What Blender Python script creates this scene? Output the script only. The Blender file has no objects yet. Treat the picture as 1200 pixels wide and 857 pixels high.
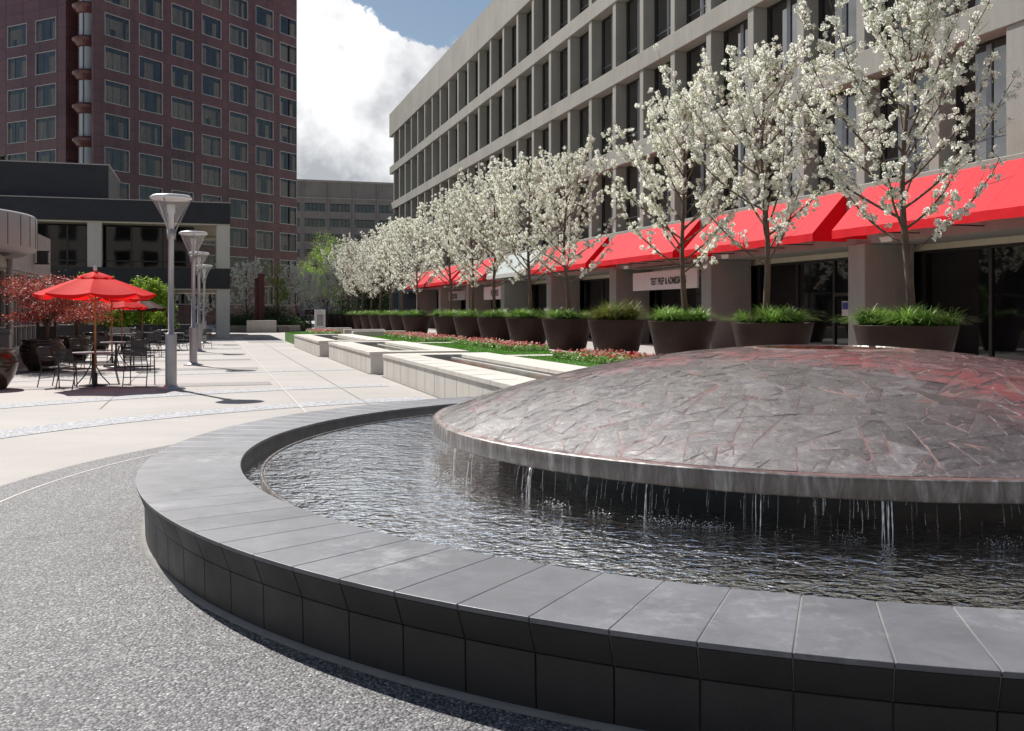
import bpy, math, random
import numpy as np
from mathutils import Vector, Matrix
S = bpy.context.scene
COL = S.collection
random.seed(7)
RAD = math.radians
# ------------------------------------------------------------------ camera, sky, sun, exposure
CAMH = 1.65
cd = bpy.data.cameras.new("Camera"); cam = bpy.data.objects.new("Camera", cd); COL.objects.link(cam)
cam.location = (0, 0, CAMH); cam.rotation_euler = (RAD(90), 0, 0)
cd.sensor_width = 36; cd.lens = 34.5; cd.shift_y = -62.5/1200; cd.clip_end = 3000; cd.clip_start = 0.05
S.camera = cam
SUN_EL, SUN_AZ = 47.5, -37.8           # azimuth from +Y towards +X
w = bpy.data.worlds.new("World"); S.world = w; w.use_nodes = True
nt = w.node_tree; N = nt.nodes; L = nt.links; N.clear()
def wn(t, **k):
    n = N.new(t)
    for a, b in k.items(): setattr(n, a, b)
    return n
def wmath(op, a, b=None, clamp=False):
    n = wn('ShaderNodeMath', operation=op, use_clamp=clamp)
    for i, v in enumerate((a, b)):
        if v is None: continue
        if hasattr(v, 'links'): L.new(v, n.inputs[i])
        else: n.inputs[i].default_value = v
    return n.outputs[0]
out = wn('ShaderNodeOutputWorld'); bg = wn('ShaderNodeBackground'); bg.inputs[1].default_value = 0.047
sky = wn('ShaderNodeTexSky', sky_type='NISHITA', sun_disc=False)
sky.sun_elevation = RAD(SUN_EL); sky.sun_rotation = RAD(SUN_AZ); sky.altitude = 50; sky.air_density = 1.2; sky.dust_density = 0.6
tc = wn('ShaderNodeTexCoord')
def wnoise(scale, detail, vec, rough=0.6, dist=0.0):
    n = wn('ShaderNodeTexNoise'); n.inputs['Scale'].default_value = scale; n.inputs['Detail'].default_value = detail
    n.inputs['Roughness'].default_value = rough; n.inputs['Distortion'].default_value = dist
    L.new(vec, n.inputs['Vector']); return n.outputs[0]
def wmap(v, a, b, c, d, smooth=True):
    n = wn('ShaderNodeMapRange'); n.interpolation_type = 'SMOOTHSTEP' if smooth else 'LINEAR'
    L.new(v, n.inputs[0])
    for i, q in enumerate((a, b, c, d)): n.inputs[i+1].default_value = q
    return n.outputs[0]
gen = tc.outputs['Generated']
pd = Vector((-0.080, 1, 0.388)).normalized()          # a gap of blue between the clouds
sub = wn('ShaderNodeVectorMath', operation='SUBTRACT'); L.new(gen, sub.inputs[0]); sub.inputs[1].default_value = pd
sc = wn('ShaderNodeVectorMath', operation='MULTIPLY'); L.new(sub.outputs[0], sc.inputs[0]); sc.inputs[1].default_value = (1.35, 1.0, 1.0)
ln = wn('ShaderNodeVectorMath', operation='LENGTH'); L.new(sc.outputs[0], ln.inputs[0])
n_edge = wnoise(9, 9, gen, 0.62, 0.15)
n_big = wnoise(2.1, 8, gen, 0.6)
q = wmath('ADD', ln.outputs['Value'], wmath('MULTIPLY', wmath('SUBTRACT', n_edge, 0.5), 0.17))
gap = wmap(q, 0.103, 0.111, 0, 1)
front = wn('ShaderNodeVectorMath', operation='DOT_PRODUCT'); L.new(gen, front.inputs[0]); front.inputs[1].default_value = Vector((-0.15, 1, 0.15)).normalized()
sepz = wn('ShaderNodeSeparateXYZ'); L.new(gen, sepz.inputs[0])
nearview = wmath('SUBTRACT', wmath('MULTIPLY', wmath('MULTIPLY', wmap(front.outputs['Value'], 0.25, 0.55, 0, 1), wmap(sepz.outputs[2], 0.42, 0.62, 1, 0)), 0.56), 0.11)
bigm = wmap(wmath('ADD', n_big, nearview), 0.50, 0.57, 0, 1)
cm = wmath('MULTIPLY', gap, bigm)
shade = wnoise(5.0, 9, gen, 0.55)
shade = wmath('ADD', wmath('MULTIPLY', shade, 0.75), wmath('MULTIPLY', wnoise(16, 6, gen, 0.6), 0.25))
cr = wn('ShaderNodeValToRGB'); L.new(shade, cr.inputs[0])
cr.color_ramp.elements[0].position = 0.42; cr.color_ramp.elements[0].color = (6.6, 6.9, 7.4, 1)
cr.color_ramp.elements[1].position = 0.575; cr.color_ramp.elements[1].color = (17.5, 17.5, 17.5, 1)
mx = wn('ShaderNodeMix', data_type='RGBA'); L.new(cm, mx.inputs[0]); L.new(sky.outputs[0], mx.inputs[6]); L.new(cr.outputs[0], mx.inputs[7])
L.new(mx.outputs[2], bg.inputs[0]); L.new(bg.outputs[0], out.inputs[0])
sd = bpy.data.lights.new("Sun", 'SUN'); sun = bpy.data.objects.new("Sun", sd); COL.objects.link(sun)
sd.energy = 4.4; sd.angle = RAD(0.53); sd.color = (1, 0.955, 0.90)
sdir = Vector((math.sin(RAD(SUN_AZ))*math.cos(RAD(SUN_EL)), math.cos(RAD(SUN_AZ))*math.cos(RAD(SUN_EL)), math.sin(RAD(SUN_EL))))
sun.rotation_euler = sdir.to_track_quat('Z', 'Y').to_euler(); sun.location = (0, 0, 50)
S.view_settings.view_transform = 'Standard'; S.view_settings.look = 'None'; S.view_settings.gamma = 1
S.view_settings.exposure = 0.62
# ------------------------------------------------------------------ helpers
TH = RAD(17.1); CT, ST = math.cos(TH), math.sin(TH)
def W(u, v, z=0.0): return Vector((u*CT - v*ST, u*ST + v*CT, z))
def XY2UV(x, y): return (x*CT + y*ST, -x*ST + y*CT)
def PX(px, Y, z=0.0): return Vector(((px-600)/1150*Y, Y, z))
class MB:
    def __init__(s): s.v = []; s.f = []; s.m = []; s.sm = []
    def add(s, vs, fs, m=0, smooth=False):
        o = len(s.v); s.v += [tuple(p) for p in vs]; s.f += [tuple(i+o for i in f) for f in fs]
        s.m += [m]*len(fs); s.sm += [smooth]*len(fs)
    def box(s, x0, x1, y0, y1, z0, z1, m=0):
        s.add([(x0,y0,z0),(x1,y0,z0),(x1,y1,z0),(x0,y1,z0),(x0,y0,z1),(x1,y0,z1),(x1,y1,z1),(x0,y1,z1)],
              [(0,3,2,1),(4,5,6,7),(0,1,5,4),(1,2,6,5),(2,3,7,6),(3,0,4,7)], m)
    def quad(s, a, b, c, d, m=0): s.add([a,b,c,d], [(0,1,2,3)], m)
    def lathe(s, prof, n=32, c=(0,0), m=0, a0=0, a1=2*math.pi, smooth=True):
        full = abs(a1-a0-2*math.pi) < 1e-6; k = n if full else n+1
        vs = []
        for r, z in prof:
            for i in range(k):
                a = a0+(a1-a0)*i/n; vs.append((c[0]+r*math.cos(a), c[1]+r*math.sin(a), z))
        fs = []
        for j in range(len(prof)-1):
            for i in range(n):
                i2 = (i+1) % k
                fs.append((j*k+i, j*k+i2, (j+1)*k+i2, (j+1)*k+i))
        s.add(vs, fs, m, smooth)
    def tube(s, pts, rad, n=6, m=0, cap=True):
        pts = [Vector(p) for p in pts]
        if not hasattr(rad, '__len__'): rad = [rad]*len(pts)
        vs = []; fs = []
        for i, p in enumerate(pts):
            d = (pts[min(i+1, len(pts)-1)] - pts[max(i-1, 0)])
            if d.length < 1e-9: d = Vector((0,0,1))
            d.normalize()
            up = Vector((0,0,1)) if abs(d.z) < 0.95 else Vector((1,0,0))
            a = d.cross(up).normalized(); b = d.cross(a).normalized()
            for k in range(n):
                t = 2*math.pi*k/n; vs.append(p + (a*math.cos(t) + b*math.sin(t))*rad[i])
        for i in range(len(pts)-1):
            for k in range(n):
                k2 = (k+1) % n; fs.append((i*n+k, i*n+k2, (i+1)*n+k2, (i+1)*n+k))
        if cap: fs.append(tuple(range(n))[::-1]); fs.append(tuple((len(pts)-1)*n+k for k in range(n)))
        s.add(vs, fs, m, True)
    def prism(s, poly, z0, z1, m=0):
        n = len(poly)
        s.add([(p[0],p[1],z0) for p in poly]+[(p[0],p[1],z1) for p in poly],
              [tuple(range(n))[::-1], tuple(range(n,2*n))]+[(i,(i+1)%n,(i+1)%n+n,i+n) for i in range(n)], m)
    def build(s, name, mats, parent=None, loc=None, rz=None, bevel=0, bseg=2, fix=True):
        me = bpy.data.meshes.new(name); me.from_pydata(s.v, [], s.f)
        if not isinstance(mats, (list, tuple)): mats = [mats]
        for mm in mats: me.materials.append(mm)
        me.polygons.foreach_set('material_index', s.m); me.polygons.foreach_set('use_smooth', s.sm); me.update()
        if fix:
            import bmesh
            b = bmesh.new(); b.from_mesh(me); bmesh.ops.recalc_face_normals(b, faces=b.faces); b.to_mesh(me); b.free()
        o = bpy.data.objects.new(name, me); COL.objects.link(o)
        if parent: o.parent = parent
        if loc is not None: o.location = loc
        if rz is not None: o.rotation_euler = (0,0,rz)
        if bevel:
            md = o.modifiers.new('bevel', 'BEVEL'); md.width = bevel; md.segments = bseg; md.limit_method = 'ANGLE'; md.angle_limit = RAD(40)
        return o
def npmesh(name, verts, faces, mat, parent=None, smooth=False, midx=None):
    """verts (n,3), faces (m,k) numpy"""
    me = bpy.data.meshes.new(name); verts = np.asarray(verts, np.float32); faces = np.asarray(faces, np.int32)
    m, k = faces.shape
    me.vertices.add(len(verts)); me.vertices.foreach_set('co', verts.ravel())
    me.loops.add(m*k); me.loops.foreach_set('vertex_index', faces.ravel())
    me.polygons.add(m); me.polygons.foreach_set('loop_start', np.arange(0, m*k, k, dtype=np.int32))
    for mm in (mat if isinstance(mat, (list, tuple)) else [mat]): me.materials.append(mm)
    if midx is not None: me.polygons.foreach_set('material_index', np.asarray(midx, np.int32))
    if smooth: me.polygons.foreach_set('use_smooth', np.ones(m, bool))
    me.update(calc_edges=True); me.validate()
    o = bpy.data.objects.new(name, me); COL.objects.link(o)
    if parent: o.parent = parent
    return o
def tag(o, label=None, cat=None, group=None, kind=None):
    if label: o['label'] = label
    if cat: o['category'] = cat
    if group: o['group'] = group
    if kind: o['kind'] = kind
    return o
def thing(name, loc=(0,0,0), rz=0.0, label=None, cat=None, group=None):
    o = bpy.data.objects.new(name, None); COL.objects.link(o); o.location = loc; o.rotation_euler = (0,0,rz)
    o.empty_display_size = 0.2
    return tag(o, label, cat, group)
def copy_tree(o, parent=None):
    c = o.copy(); COL.objects.link(c)
    if parent: c.parent = parent
    for ch in list(o.children): copy_tree(ch, c)
    return c
# ------------------------------------------------------------------ materials
def newmat(name):
    m = bpy.data.materials.new(name); m.use_nodes = True; t = m.node_tree; t.nodes.clear()
    o = t.nodes.new('ShaderNodeOutputMaterial'); b = t.nodes.new('ShaderNodeBsdfPrincipled'); t.links.new(b.outputs[0], o.inputs[0])
    return m, t, b, o
class NT:
    def __init__(s, t): s.t = t
    def n(s, ty, ins=None, **k):
        n = s.t.nodes.new(ty)
        for a, b in k.items(): setattr(n, a, b)
        if ins:
            for key, v in ins.items():
                if hasattr(v, 'links'): s.t.links.new(v, n.inputs[key])
                else: n.inputs[key].default_value = v
        return n
    def math(s, op, a, b=0.0, clamp=False): return s.n('ShaderNodeMath', {0: a, 1: b}, operation=op, use_clamp=clamp).outputs[0]
    def noise(s, vec, scale, detail=4, rough=0.55, dist=0): return s.n('ShaderNodeTexNoise', {'Vector': vec, 'Scale': scale, 'Detail': detail, 'Roughness': rough, 'Distortion': dist}).outputs[0]
    def rng(s, v, a, b, c, d): return s.n('ShaderNodeMapRange', {0: v, 1: a, 2: b, 3: c, 4: d}).outputs[0]
    def mix(s, f, a, b, mode='MIX'): return s.n('ShaderNodeMix', {0: f, 6: a, 7: b}, data_type='RGBA', blend_type=mode).outputs[2]
    def ramp(s, f, els, interp='LINEAR'):
        r = s.n('ShaderNodeValToRGB', {0: f}); cr = r.color_ramp; cr.interpolation = interp
        while len(cr.elements) < len(els): cr.elements.new(0.5)
        for e, (p, c) in zip(cr.elements, els): e.position = p; e.color = (*c, 1)
        return r.outputs[0]
    def bump(s, h, strength, dist, normal=None):
        ins = {'Height': h, 'Strength': strength, 'Distance': dist}
        if normal is not None: ins['Normal'] = normal
        return s.n('ShaderNodeBump', ins).outputs[0]
    def coord(s, kind='Object', scale=None, rz=0, rnd=False):
        c = s.n('ShaderNodeTexCoord').outputs[kind]
        if rnd:
            oi = s.n('ShaderNodeObjectInfo'); m = s.math('MULTIPLY', oi.outputs['Random'], 37.0)
            c = s.n('ShaderNodeVectorMath', {0: c, 1: s.n('ShaderNodeCombineXYZ', {0: m, 1: m, 2: m}).outputs[0]}, operation='ADD').outputs[0]
        if scale or rz:
            mp = s.n('ShaderNodeMapping', {'Vector': c}); mp.inputs['Scale'].default_value = scale or (1,1,1); mp.inputs['Rotation'].default_value = (0,0,rz)
            c = mp.outputs[0]
        return c
def c4(c): return (*c, 1)
def simple(name, col, rough=0.6, var=0.15, scale=3.0, bump=0.0, bscale=40, bd=0.01, metal=0.0, spec=0.5, rnd=True, sc=None, rvar=0.1, island=0.0):
    m, t, b, o = newmat(name); g = NT(t); v = g.coord(rnd=rnd, scale=sc)
    nz = g.noise(v, scale, 6); f = g.rng(nz, 0.3, 0.7, 1-var, 1+var)
    if island:
        ri = g.n('ShaderNodeNewGeometry').outputs['Random Per Island']; f = g.math('MULTIPLY', f, g.rng(ri, 0, 1, 1-island, 1+island))
    colr = g.n('ShaderNodeVectorMath', {0: c4(col)[:3], 3: f}, operation='SCALE').outputs[0]
    t.links.new(colr, b.inputs['Base Color'])
    t.links.new(g.rng(g.noise(v, scale*3.1, 4), 0.3, 0.7, max(rough-rvar, 0.02), min(rough+rvar, 1)), b.inputs['Roughness'])
    b.inputs['Metallic'].default_value = metal; b.inputs['Specular IOR Level'].default_value = spec
    if bump: t.links.new(g.bump(g.noise(v, bscale, 5), bump, bd), b.inputs['Normal'])
    return m
M = {}
def concrete(name, col, streak=0.12, fine=0.1, joints=None, bscale=60, pit=0.0):
    m, t, b, o = newmat(name); g = NT(t); v = g.coord()
    big = g.noise(v, 0.35, 5, 0.6); st = g.noise(g.coord(scale=(2.2, 2.2, 0.12)), 1.3, 6, 0.65); fi = g.noise(v, 26, 5, 0.7)
    f = g.math('MULTIPLY', g.rng(big, 0.3, 0.7, 0.9, 1.1), g.rng(st, 0.3, 0.7, 1-streak, 1+streak*0.6))
    f = g.math('MULTIPLY', f, g.rng(fi, 0.25, 0.75, 1-fine, 1+fine))
    if pit:
        vo = g.n('ShaderNodeTexVoronoi', {'Vector': v, 'Scale': 3.3, 'Randomness': 1.0}); p = g.rng(vo.outputs['Distance'], 0.035, 0.055, 1-pit, 1); f = g.math('MULTIPLY', f, p)
    t.links.new(g.n('ShaderNodeVectorMath', {0: col, 3: f}, operation='SCALE').outputs[0], b.inputs['Base Color'])
    b.inputs['Roughness'].default_value = 0.88; b.inputs['Specular IOR Level'].default_value = 0.25
    t.links.new(g.bump(g.noise(v, bscale, 6, 0.7), 0.35, 0.01), b.inputs['Normal'])
    return m
M['facade'] = concrete('facade_concrete', (0.355, 0.342, 0.308), 0.10, 0.14, pit=0.35)
M['facade_dark'] = concrete('column_concrete', (0.275, 0.262, 0.240), 0.09, 0.22, pit=0.5)
M['white_conc'] = concrete('pool_concrete', (0.60, 0.57, 0.52), 0.10, 0.05)
M['back_conc'] = concrete('back_building_concrete', (0.26, 0.238, 0.225), 0.14, 0.1)
M['cream'] = concrete('cream_paint', (0.62, 0.59, 0.53), 0.06, 0.04)
M['soffit'] = simple('cream_lintel', (0.55, 0.50, 0.38), 0.7, 0.06)
M['fascia'] = simple('pale_grey_panel', (0.42, 0.385, 0.37), 0.45, 0.07, 0.8)
M['charcoal'] = simple('charcoal_cladding', (0.022, 0.023, 0.029), 0.55, 0.14, 0.7, 0.1, 90, 0.004)
M['frame_dark'] = simple('dark_bronze_frame', (0.022, 0.019, 0.018), 0.35, 0.1)
M['frame_light'] = simple('light_metal_frame', (0.50, 0.47, 0.46), 0.4, 0.06, metal=0.4)
M['alu'] = simple('galvanised_post', (0.46, 0.45, 0.46), 0.42, 0.07, 5, metal=0.55)
M['cap'] = simple('white_diffuser', (0.72, 0.71, 0.70), 0.35, 0.04)
M['black_iron'] = simple('dark_painted_metal', (0.045, 0.042, 0.045), 0.38, 0.12, metal=0.3)
M['silver_mesh'] = simple('grey_metal_top', (0.26, 0.26, 0.27), 0.35, 0.12, metal=0.6)
M['wood'] = simple('umbrella_wood', (0.42, 0.19, 0.06), 0.45, 0.2, 6, sc=(6,6,0.6))
M['bark'] = simple('pear_bark', (0.13, 0.085, 0.062), 0.9, 0.35, 14, 0.9, 45, 0.015, sc=(1,1,0.35))
M['soil'] = simple('soil', (0.035, 0.024, 0.017), 0.95, 0.4, 12, 0.8, 40, 0.03)
M['planter'] = simple('brown_planter_resin', (0.042, 0.022, 0.017), 0.6, 0.18, 2.0, 0.08, 60, 0.004, spec=0.25)
M['white_paint'] = simple('white_sign_paint', (0.62, 0.60, 0.60), 0.5, 0.04)
M['black_text'] = simple('black_lettering', (0.012, 0.012, 0.013), 0.5, 0.05)
M['white_text'] = simple('white_lettering', (0.75, 0.73, 0.70), 0.5, 0.03)
M['blue_paper'] = simple('blue_poster', (0.03, 0.05, 0.22), 0.5, 0.05)
M['red_steel'] = simple('dark_red_steel', (0.09, 0.012, 0.012), 0.5, 0.2)
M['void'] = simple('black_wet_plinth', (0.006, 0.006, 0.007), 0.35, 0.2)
M['hanger'] = simple('steel_hanger', (0.3, 0.29, 0.28), 0.4, 0.05, metal=0.5)
def canvas(name, col, rough=0.75, trans=0.25, sheen=0.35):
    m, t, b, o = newmat(name); g = NT(t); v = g.coord()
    f = g.rng(g.noise(v, 1.2, 5), 0.3, 0.7, 0.92, 1.06)
    c = g.n('ShaderNodeVectorMath', {0: col, 3: f}, operation='SCALE').outputs[0]
    t.links.new(c, b.inputs['Base Color']); b.inputs['Roughness'].default_value = rough; b.inputs['Specular IOR Level'].default_value = 0.2
    b.inputs['Sheen Weight'].default_value = sheen; b.inputs['Sheen Tint'].default_value = (1, 0.6, 0.6, 1) if col[0] > 0.3 else (1,1,1,1)
    wv = g.n('ShaderNodeTexWave', {'Vector': v, 'Scale': 120}).outputs[1]
    t.links.new(g.bump(g.math('ADD', g.noise(v, 2.5, 3), g.math('MULTIPLY', wv, 0.02)), 0.25, 0.05), b.inputs['Normal'])
    tr = g.n('ShaderNodeBsdfTranslucent', {0: c}); mxs = g.n('ShaderNodeMixShader', {0: trans, 1: b.outputs[0], 2: tr.outputs[0]})
    t.links.new(mxs.outputs[0], o.inputs[0]); return m
M['red_canvas'] = canvas('red_canvas', (0.82, 0.022, 0.04), sheen=0.25)
M['red_valance'] = canvas('red_valance_canvas', (0.78, 0.006, 0.018), trans=0.1, sheen=0.0)
M['red_umb'] = canvas('red_umbrella_canvas', (0.90, 0.015, 0.015), trans=0.4, sheen=0.05)
M['brown_umb'] = canvas('brown_umbrella_canvas', (0.055, 0.018, 0.010), trans=0.05, sheen=0.0)
M['pale_canvas'] = canvas('pale_teal_canopy', (0.46, 0.56, 0.55), trans=0.2)
def leafm(name, cols, trans=0.35, rough=0.5, spec=0.3):
    m, t, b, o = newmat(name); g = NT(t)
    ri = g.n('ShaderNodeNewGeometry').outputs['Random Per Island']; n = len(cols)
    c = g.ramp(ri, [(i/max(n-1,1), cc) for i, cc in enumerate(cols)])
    t.links.new(c, b.inputs['Base Color']); b.inputs['Roughness'].default_value = rough; b.inputs['Specular IOR Level'].default_value = spec
    tr = g.n('ShaderNodeBsdfTranslucent', {0: c}); mxs = g.n('ShaderNodeMixShader', {0: trans, 1: b.outputs[0], 2: tr.outputs[0]})
    t.links.new(mxs.outputs[0], o.inputs[0]); return m
M['petal'] = leafm('white_blossom', [(0.90,0.90,0.82),(0.96,0.96,0.93),(0.95,0.94,0.90),(0.88,0.90,0.74)], 0.62, 0.6, 0.2)
M['young'] = leafm('young_leaf', [(0.16,0.26,0.03),(0.26,0.38,0.05),(0.12,0.22,0.03)], 0.4)
M['grass'] = leafm('lush_grass', [(0.08,0.19,0.02),(0.17,0.33,0.04),(0.32,0.48,0.12),(0.10,0.22,0.03)], 0.35, 0.38, 0.6)
M['grass_y'] = leafm('tipped_grass', [(0.06,0.15,0.02),(0.16,0.26,0.04),(0.24,0.25,0.05),(0.30,0.16,0.04)], 0.3, 0.4, 0.5)
M['lawn'] = leafm('lawn_blade', [(0.06,0.20,0.012),(0.11,0.30,0.02),(0.08,0.24,0.015)], 0.35, 0.5)
M['hedge'] = leafm('hedge_leaf', [(0.025,0.06,0.015),(0.05,0.10,0.025),(0.035,0.075,0.02)], 0.25)
M['maple'] = leafm('red_maple_leaf', [(0.26,0.03,0.03),(0.45,0.06,0.05),(0.20,0.035,0.03),(0.50,0.14,0.07),(0.36,0.035,0.03)], 0.4)
M['bamboo'] = leafm('bamboo_leaf', [(0.20,0.33,0.03),(0.32,0.46,0.05),(0.14,0.25,0.03)], 0.45)
M['fresh'] = leafm('fresh_leaf', [(0.20,0.32,0.05),(0.30,0.44,0.08),(0.16,0.26,0.05)], 0.45)
M['bedleaf'] = leafm('bedding_leaf', [(0.09,0.20,0.03),(0.22,0.38,0.08),(0.42,0.55,0.25)], 0.3, 0.4)
M['bedflower'] = leafm('bedding_flower', [(0.55,0.012,0.015),(0.60,0.015,0.02),(0.70,0.02,0.03),(0.80,0.40,0.40),(0.85,0.78,0.74),(0.5,0.01,0.02)], 0.25)
def glass(name, col=(0.007,0.007,0.008), rough=0.03, spec=0.55, wav=0.02):
    m, t, b, o = newmat(name); g = NT(t); v = g.coord(rnd=True)
    f = g.rng(g.noise(v, 0.9, 2), 0.35, 0.65, 0.5, 1.6)
    t.links.new(g.n('ShaderNodeVectorMath', {0: col, 3: f}, operation='SCALE').outputs[0], b.inputs['Base Color'])
    b.inputs['Roughness'].default_value = rough; b.inputs['Specular IOR Level'].default_value = spec
    t.links.new(g.bump(g.noise(v, 0.8, 1), wav, 0.6), b.inputs['Normal']); return m
M['glass'] = glass('dark_window_glass', wav=0.004)
M['glass_up'] = glass('coated_office_glass', (0.007,0.007,0.008), 0.03, 1.0, 0.003); q_ = M['glass_up'].node_tree.nodes['Principled BSDF']; q_.inputs['Coat Weight'].default_value = 1; q_.inputs['Coat IOR'].default_value = 1.9; q_.inputs['Coat Roughness'].default_value = 0.02
M['glass_tower'] = glass('tower_window_glass', (0.010,0.011,0.016), 0.03, 1.0, 0.06)
M['blind'] = simple('window_blind', (0.10, 0.080, 0.062), 0.3, 0.4, 1.5, spec=0.9, sc=(4,4,0.3))
M['curtain'] = simple('pale_curtain', (0.42, 0.47, 0.50), 0.5, 0.2, 6, sc=(4,4,0.1))
M['curtain_grey'] = simple('office_curtain', (0.065, 0.053, 0.043), 0.3, 0.45, 1.2, spec=0.9, sc=(3,3,0.25))
M['room'] = simple('dim_interior', (0.055, 0.055, 0.045), 0.4, 0.3, 0.8)
# polished red granite
def granite():
    m, t, b, o = newmat('red_granite_cladding'); g = NT(t); v = g.coord()
    sp = g.n('ShaderNodeSeparateXYZ', {0: v}); cv = g.n('ShaderNodeCombineXYZ', {0: g.math('ADD', sp.outputs[0], sp.outputs[1]), 1: sp.outputs[2], 2: 0.0}).outputs[0]
    br = g.n('ShaderNodeTexBrick', {'Vector': cv, 'Color1': (0.145,0.062,0.061,1), 'Color2': (0.118,0.050,0.050,1), 'Mortar': (0.03,0.015,0.015,1), 'Scale': 1.0, 'Mortar Size': 0.022, 'Brick Width': 1.30, 'Row Height': 1.297}, offset=0.0)
    f = g.rng(g.noise(v, 0.15, 4), 0.3, 0.7, 0.75, 1.25)
    t.links.new(g.n('ShaderNodeVectorMath', {0: br.outputs[0], 3: f}, operation='SCALE').outputs[0], b.inputs['Base Color'])
    b.inputs['Roughness'].default_value = 0.18; b.inputs['Specular IOR Level'].default_value = 0.45
    t.links.new(g.bump(g.noise(v, 0.5, 2), 0.05, 0.5), b.inputs['Normal']); return m
M['granite'] = granite()
# aggregate paving
def aggregate():
    m, t, b, o = newmat('exposed_aggregate_paving'); g = NT(t); v = g.coord()
    vo = g.n('ShaderNodeTexVoronoi', {'Vector': v, 'Scale': 74, 'Randomness': 1.0}); vo2 = g.n('ShaderNodeTexVoronoi', {'Vector': v, 'Scale': 110, 'Randomness': 1.0})
    c1 = g.n('ShaderNodeSeparateColor', {0: vo.outputs['Color']}).outputs[0]
    c2 = g.n('ShaderNodeSeparateColor', {0: vo2.outputs['Color']}).outputs[1]
    cc = g.math('ADD', g.math('MULTIPLY', c1, 0.65), g.math('MULTIPLY', c2, 0.35))
    col = g.ramp(cc, [(0.08,(0.05,0.052,0.06)),(0.35,(0.13,0.13,0.138)),(0.6,(0.215,0.213,0.218)),(0.85,(0.34,0.337,0.338)),(1.0,(0.65,0.63,0.62))])
    edge = g.rng(vo.outputs['Distance'], 0.25, 0.75, 1.1, 0.45)
    big = g.rng(g.noise(v, 0.7, 6, 0.65), 0.3, 0.7, 0.84, 1.14)
    f = g.math('MULTIPLY', edge, big)
    t.links.new(g.n('ShaderNodeVectorMath', {0: col, 3: f}, operation='SCALE').outputs[0], b.inputs['Base Color'])
    b.inputs['Roughness'].default_value = 0.7
    h = g.math('ADD', g.math('MULTIPLY', g.math('SUBTRACT', 1.0, vo.outputs['Distance']), 0.7), g.math('MULTIPLY', c1, 0.3))
    t.links.new(g.bump(h, 1.0, 0.009), b.inputs['Normal']); return m
M['agg'] = aggregate()
def agg_band():
    m, t, b, o = newmat('pebble_band_paving'); g = NT(t); v = g.coord()
    vo = g.n('ShaderNodeTexVoronoi', {'Vector': v, 'Scale': 30}); c1 = g.n('ShaderNodeSeparateColor', {0: vo.outputs['Color']}).outputs[0]
    col = g.ramp(c1, [(0,(0.18,0.19,0.22)),(0.5,(0.34,0.35,0.37)),(1,(0.52,0.52,0.52))])
    t.links.new(col, b.inputs['Base Color']); b.inputs['Roughness'].default_value = 0.8
    t.links.new(g.bump(vo.outputs['Distance'], 0.6, 0.01), b.inputs['Normal']); return m
M['band'] = agg_band()
def plaza():
    m, t, b, o = newmat('cream_concrete_paving'); g = NT(t); v = g.coord(rz=-TH)
    big = g.noise(v, 0.25, 6, 0.65); fi = g.noise(v, 45, 4, 0.7); mid = g.noise(g.coord(scale=(0.4,1.6,1)), 1.2, 6, 0.7)
    f = g.math('MULTIPLY', g.rng(big, 0.3, 0.7, 0.88, 1.08), g.rng(fi, 0.2, 0.8, 0.90, 1.10)); f = g.math('MULTIPLY', f, g.rng(mid, 0.3, 0.7, 0.95, 1.05))
    t.links.new(g.n('ShaderNodeVectorMath', {0: (0.375,0.352,0.33), 3: f}, operation='SCALE').outputs[0], b.inputs['Base Color'])
    b.inputs['Roughness'].default_value = 0.75; b.inputs['Specular IOR Level'].default_value = 0.35
    t.links.new(g.bump(fi, 0.3, 0.004), b.inputs['Normal']); return m
M['plaza'] = plaza()
M['joint'] = simple('paving_joint', (0.46,0.44,0.41), 0.8, 0.1)
M['joint_dark'] = simple('paving_joint_dark', (0.30,0.28,0.26), 0.8, 0.1)
M['stripe'] = simple('grey_paving_stripe', (0.215,0.205,0.20), 0.75, 0.1, 1.0, 0.2, 60, 0.004)
M['shade_pave'] = simple('brown_shade_paving', (0.20,0.13,0.105), 0.75, 0.2, 1.5, 0.2, 60, 0.004)
# fountain stone
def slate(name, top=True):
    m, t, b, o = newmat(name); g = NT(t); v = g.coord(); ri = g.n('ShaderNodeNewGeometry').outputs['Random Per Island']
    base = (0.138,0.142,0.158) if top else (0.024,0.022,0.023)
    f = g.rng(ri, 0, 1, 0.86, 1.12)
    f = g.math('MULTIPLY', f, g.rng(g.noise(v, 2.2, 9, 0.75, 0.4), 0.3, 0.7, 0.74, 1.26))
    f = g.math('MULTIPLY', f, g.rng(g.noise(v, 70, 4, 0.7), 0.25, 0.75, 0.93, 1.07))
    c = g.n('ShaderNodeVectorMath', {0: base, 3: f}, operation='SCALE').outputs[0]
    if top:
        lime = g.rng(g.math('MULTIPLY', g.noise(v, 1.6, 3), g.noise(v, 9, 8, 0.75)), 0.29, 0.42, 0, 0.35)
        c = g.mix(lime, c, (0.42,0.42,0.42,1))
    t.links.new(c, b.inputs['Base Color'])
    t.links.new(g.rng(g.noise(v, 3, 5), 0.3, 0.7, 0.42, 0.62), b.inputs['Roughness'])
    t.links.new(g.bump(g.noise(v, 90, 5, 0.7), 0.18, 0.004), b.inputs['Normal']); return m
M['coping'] = slate('grey_slate_coping'); M['slate_dark_and_shade'] = slate('dark_slate_wall_and_coping_shade', False)
M['mortar'] = simple('pale_mortar', (0.21,0.205,0.19), 0.85, 0.15, 6)
M['mortar_dark'] = simple('dark_mortar', (0.02,0.02,0.02), 0.85, 0.15, 6)
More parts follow.
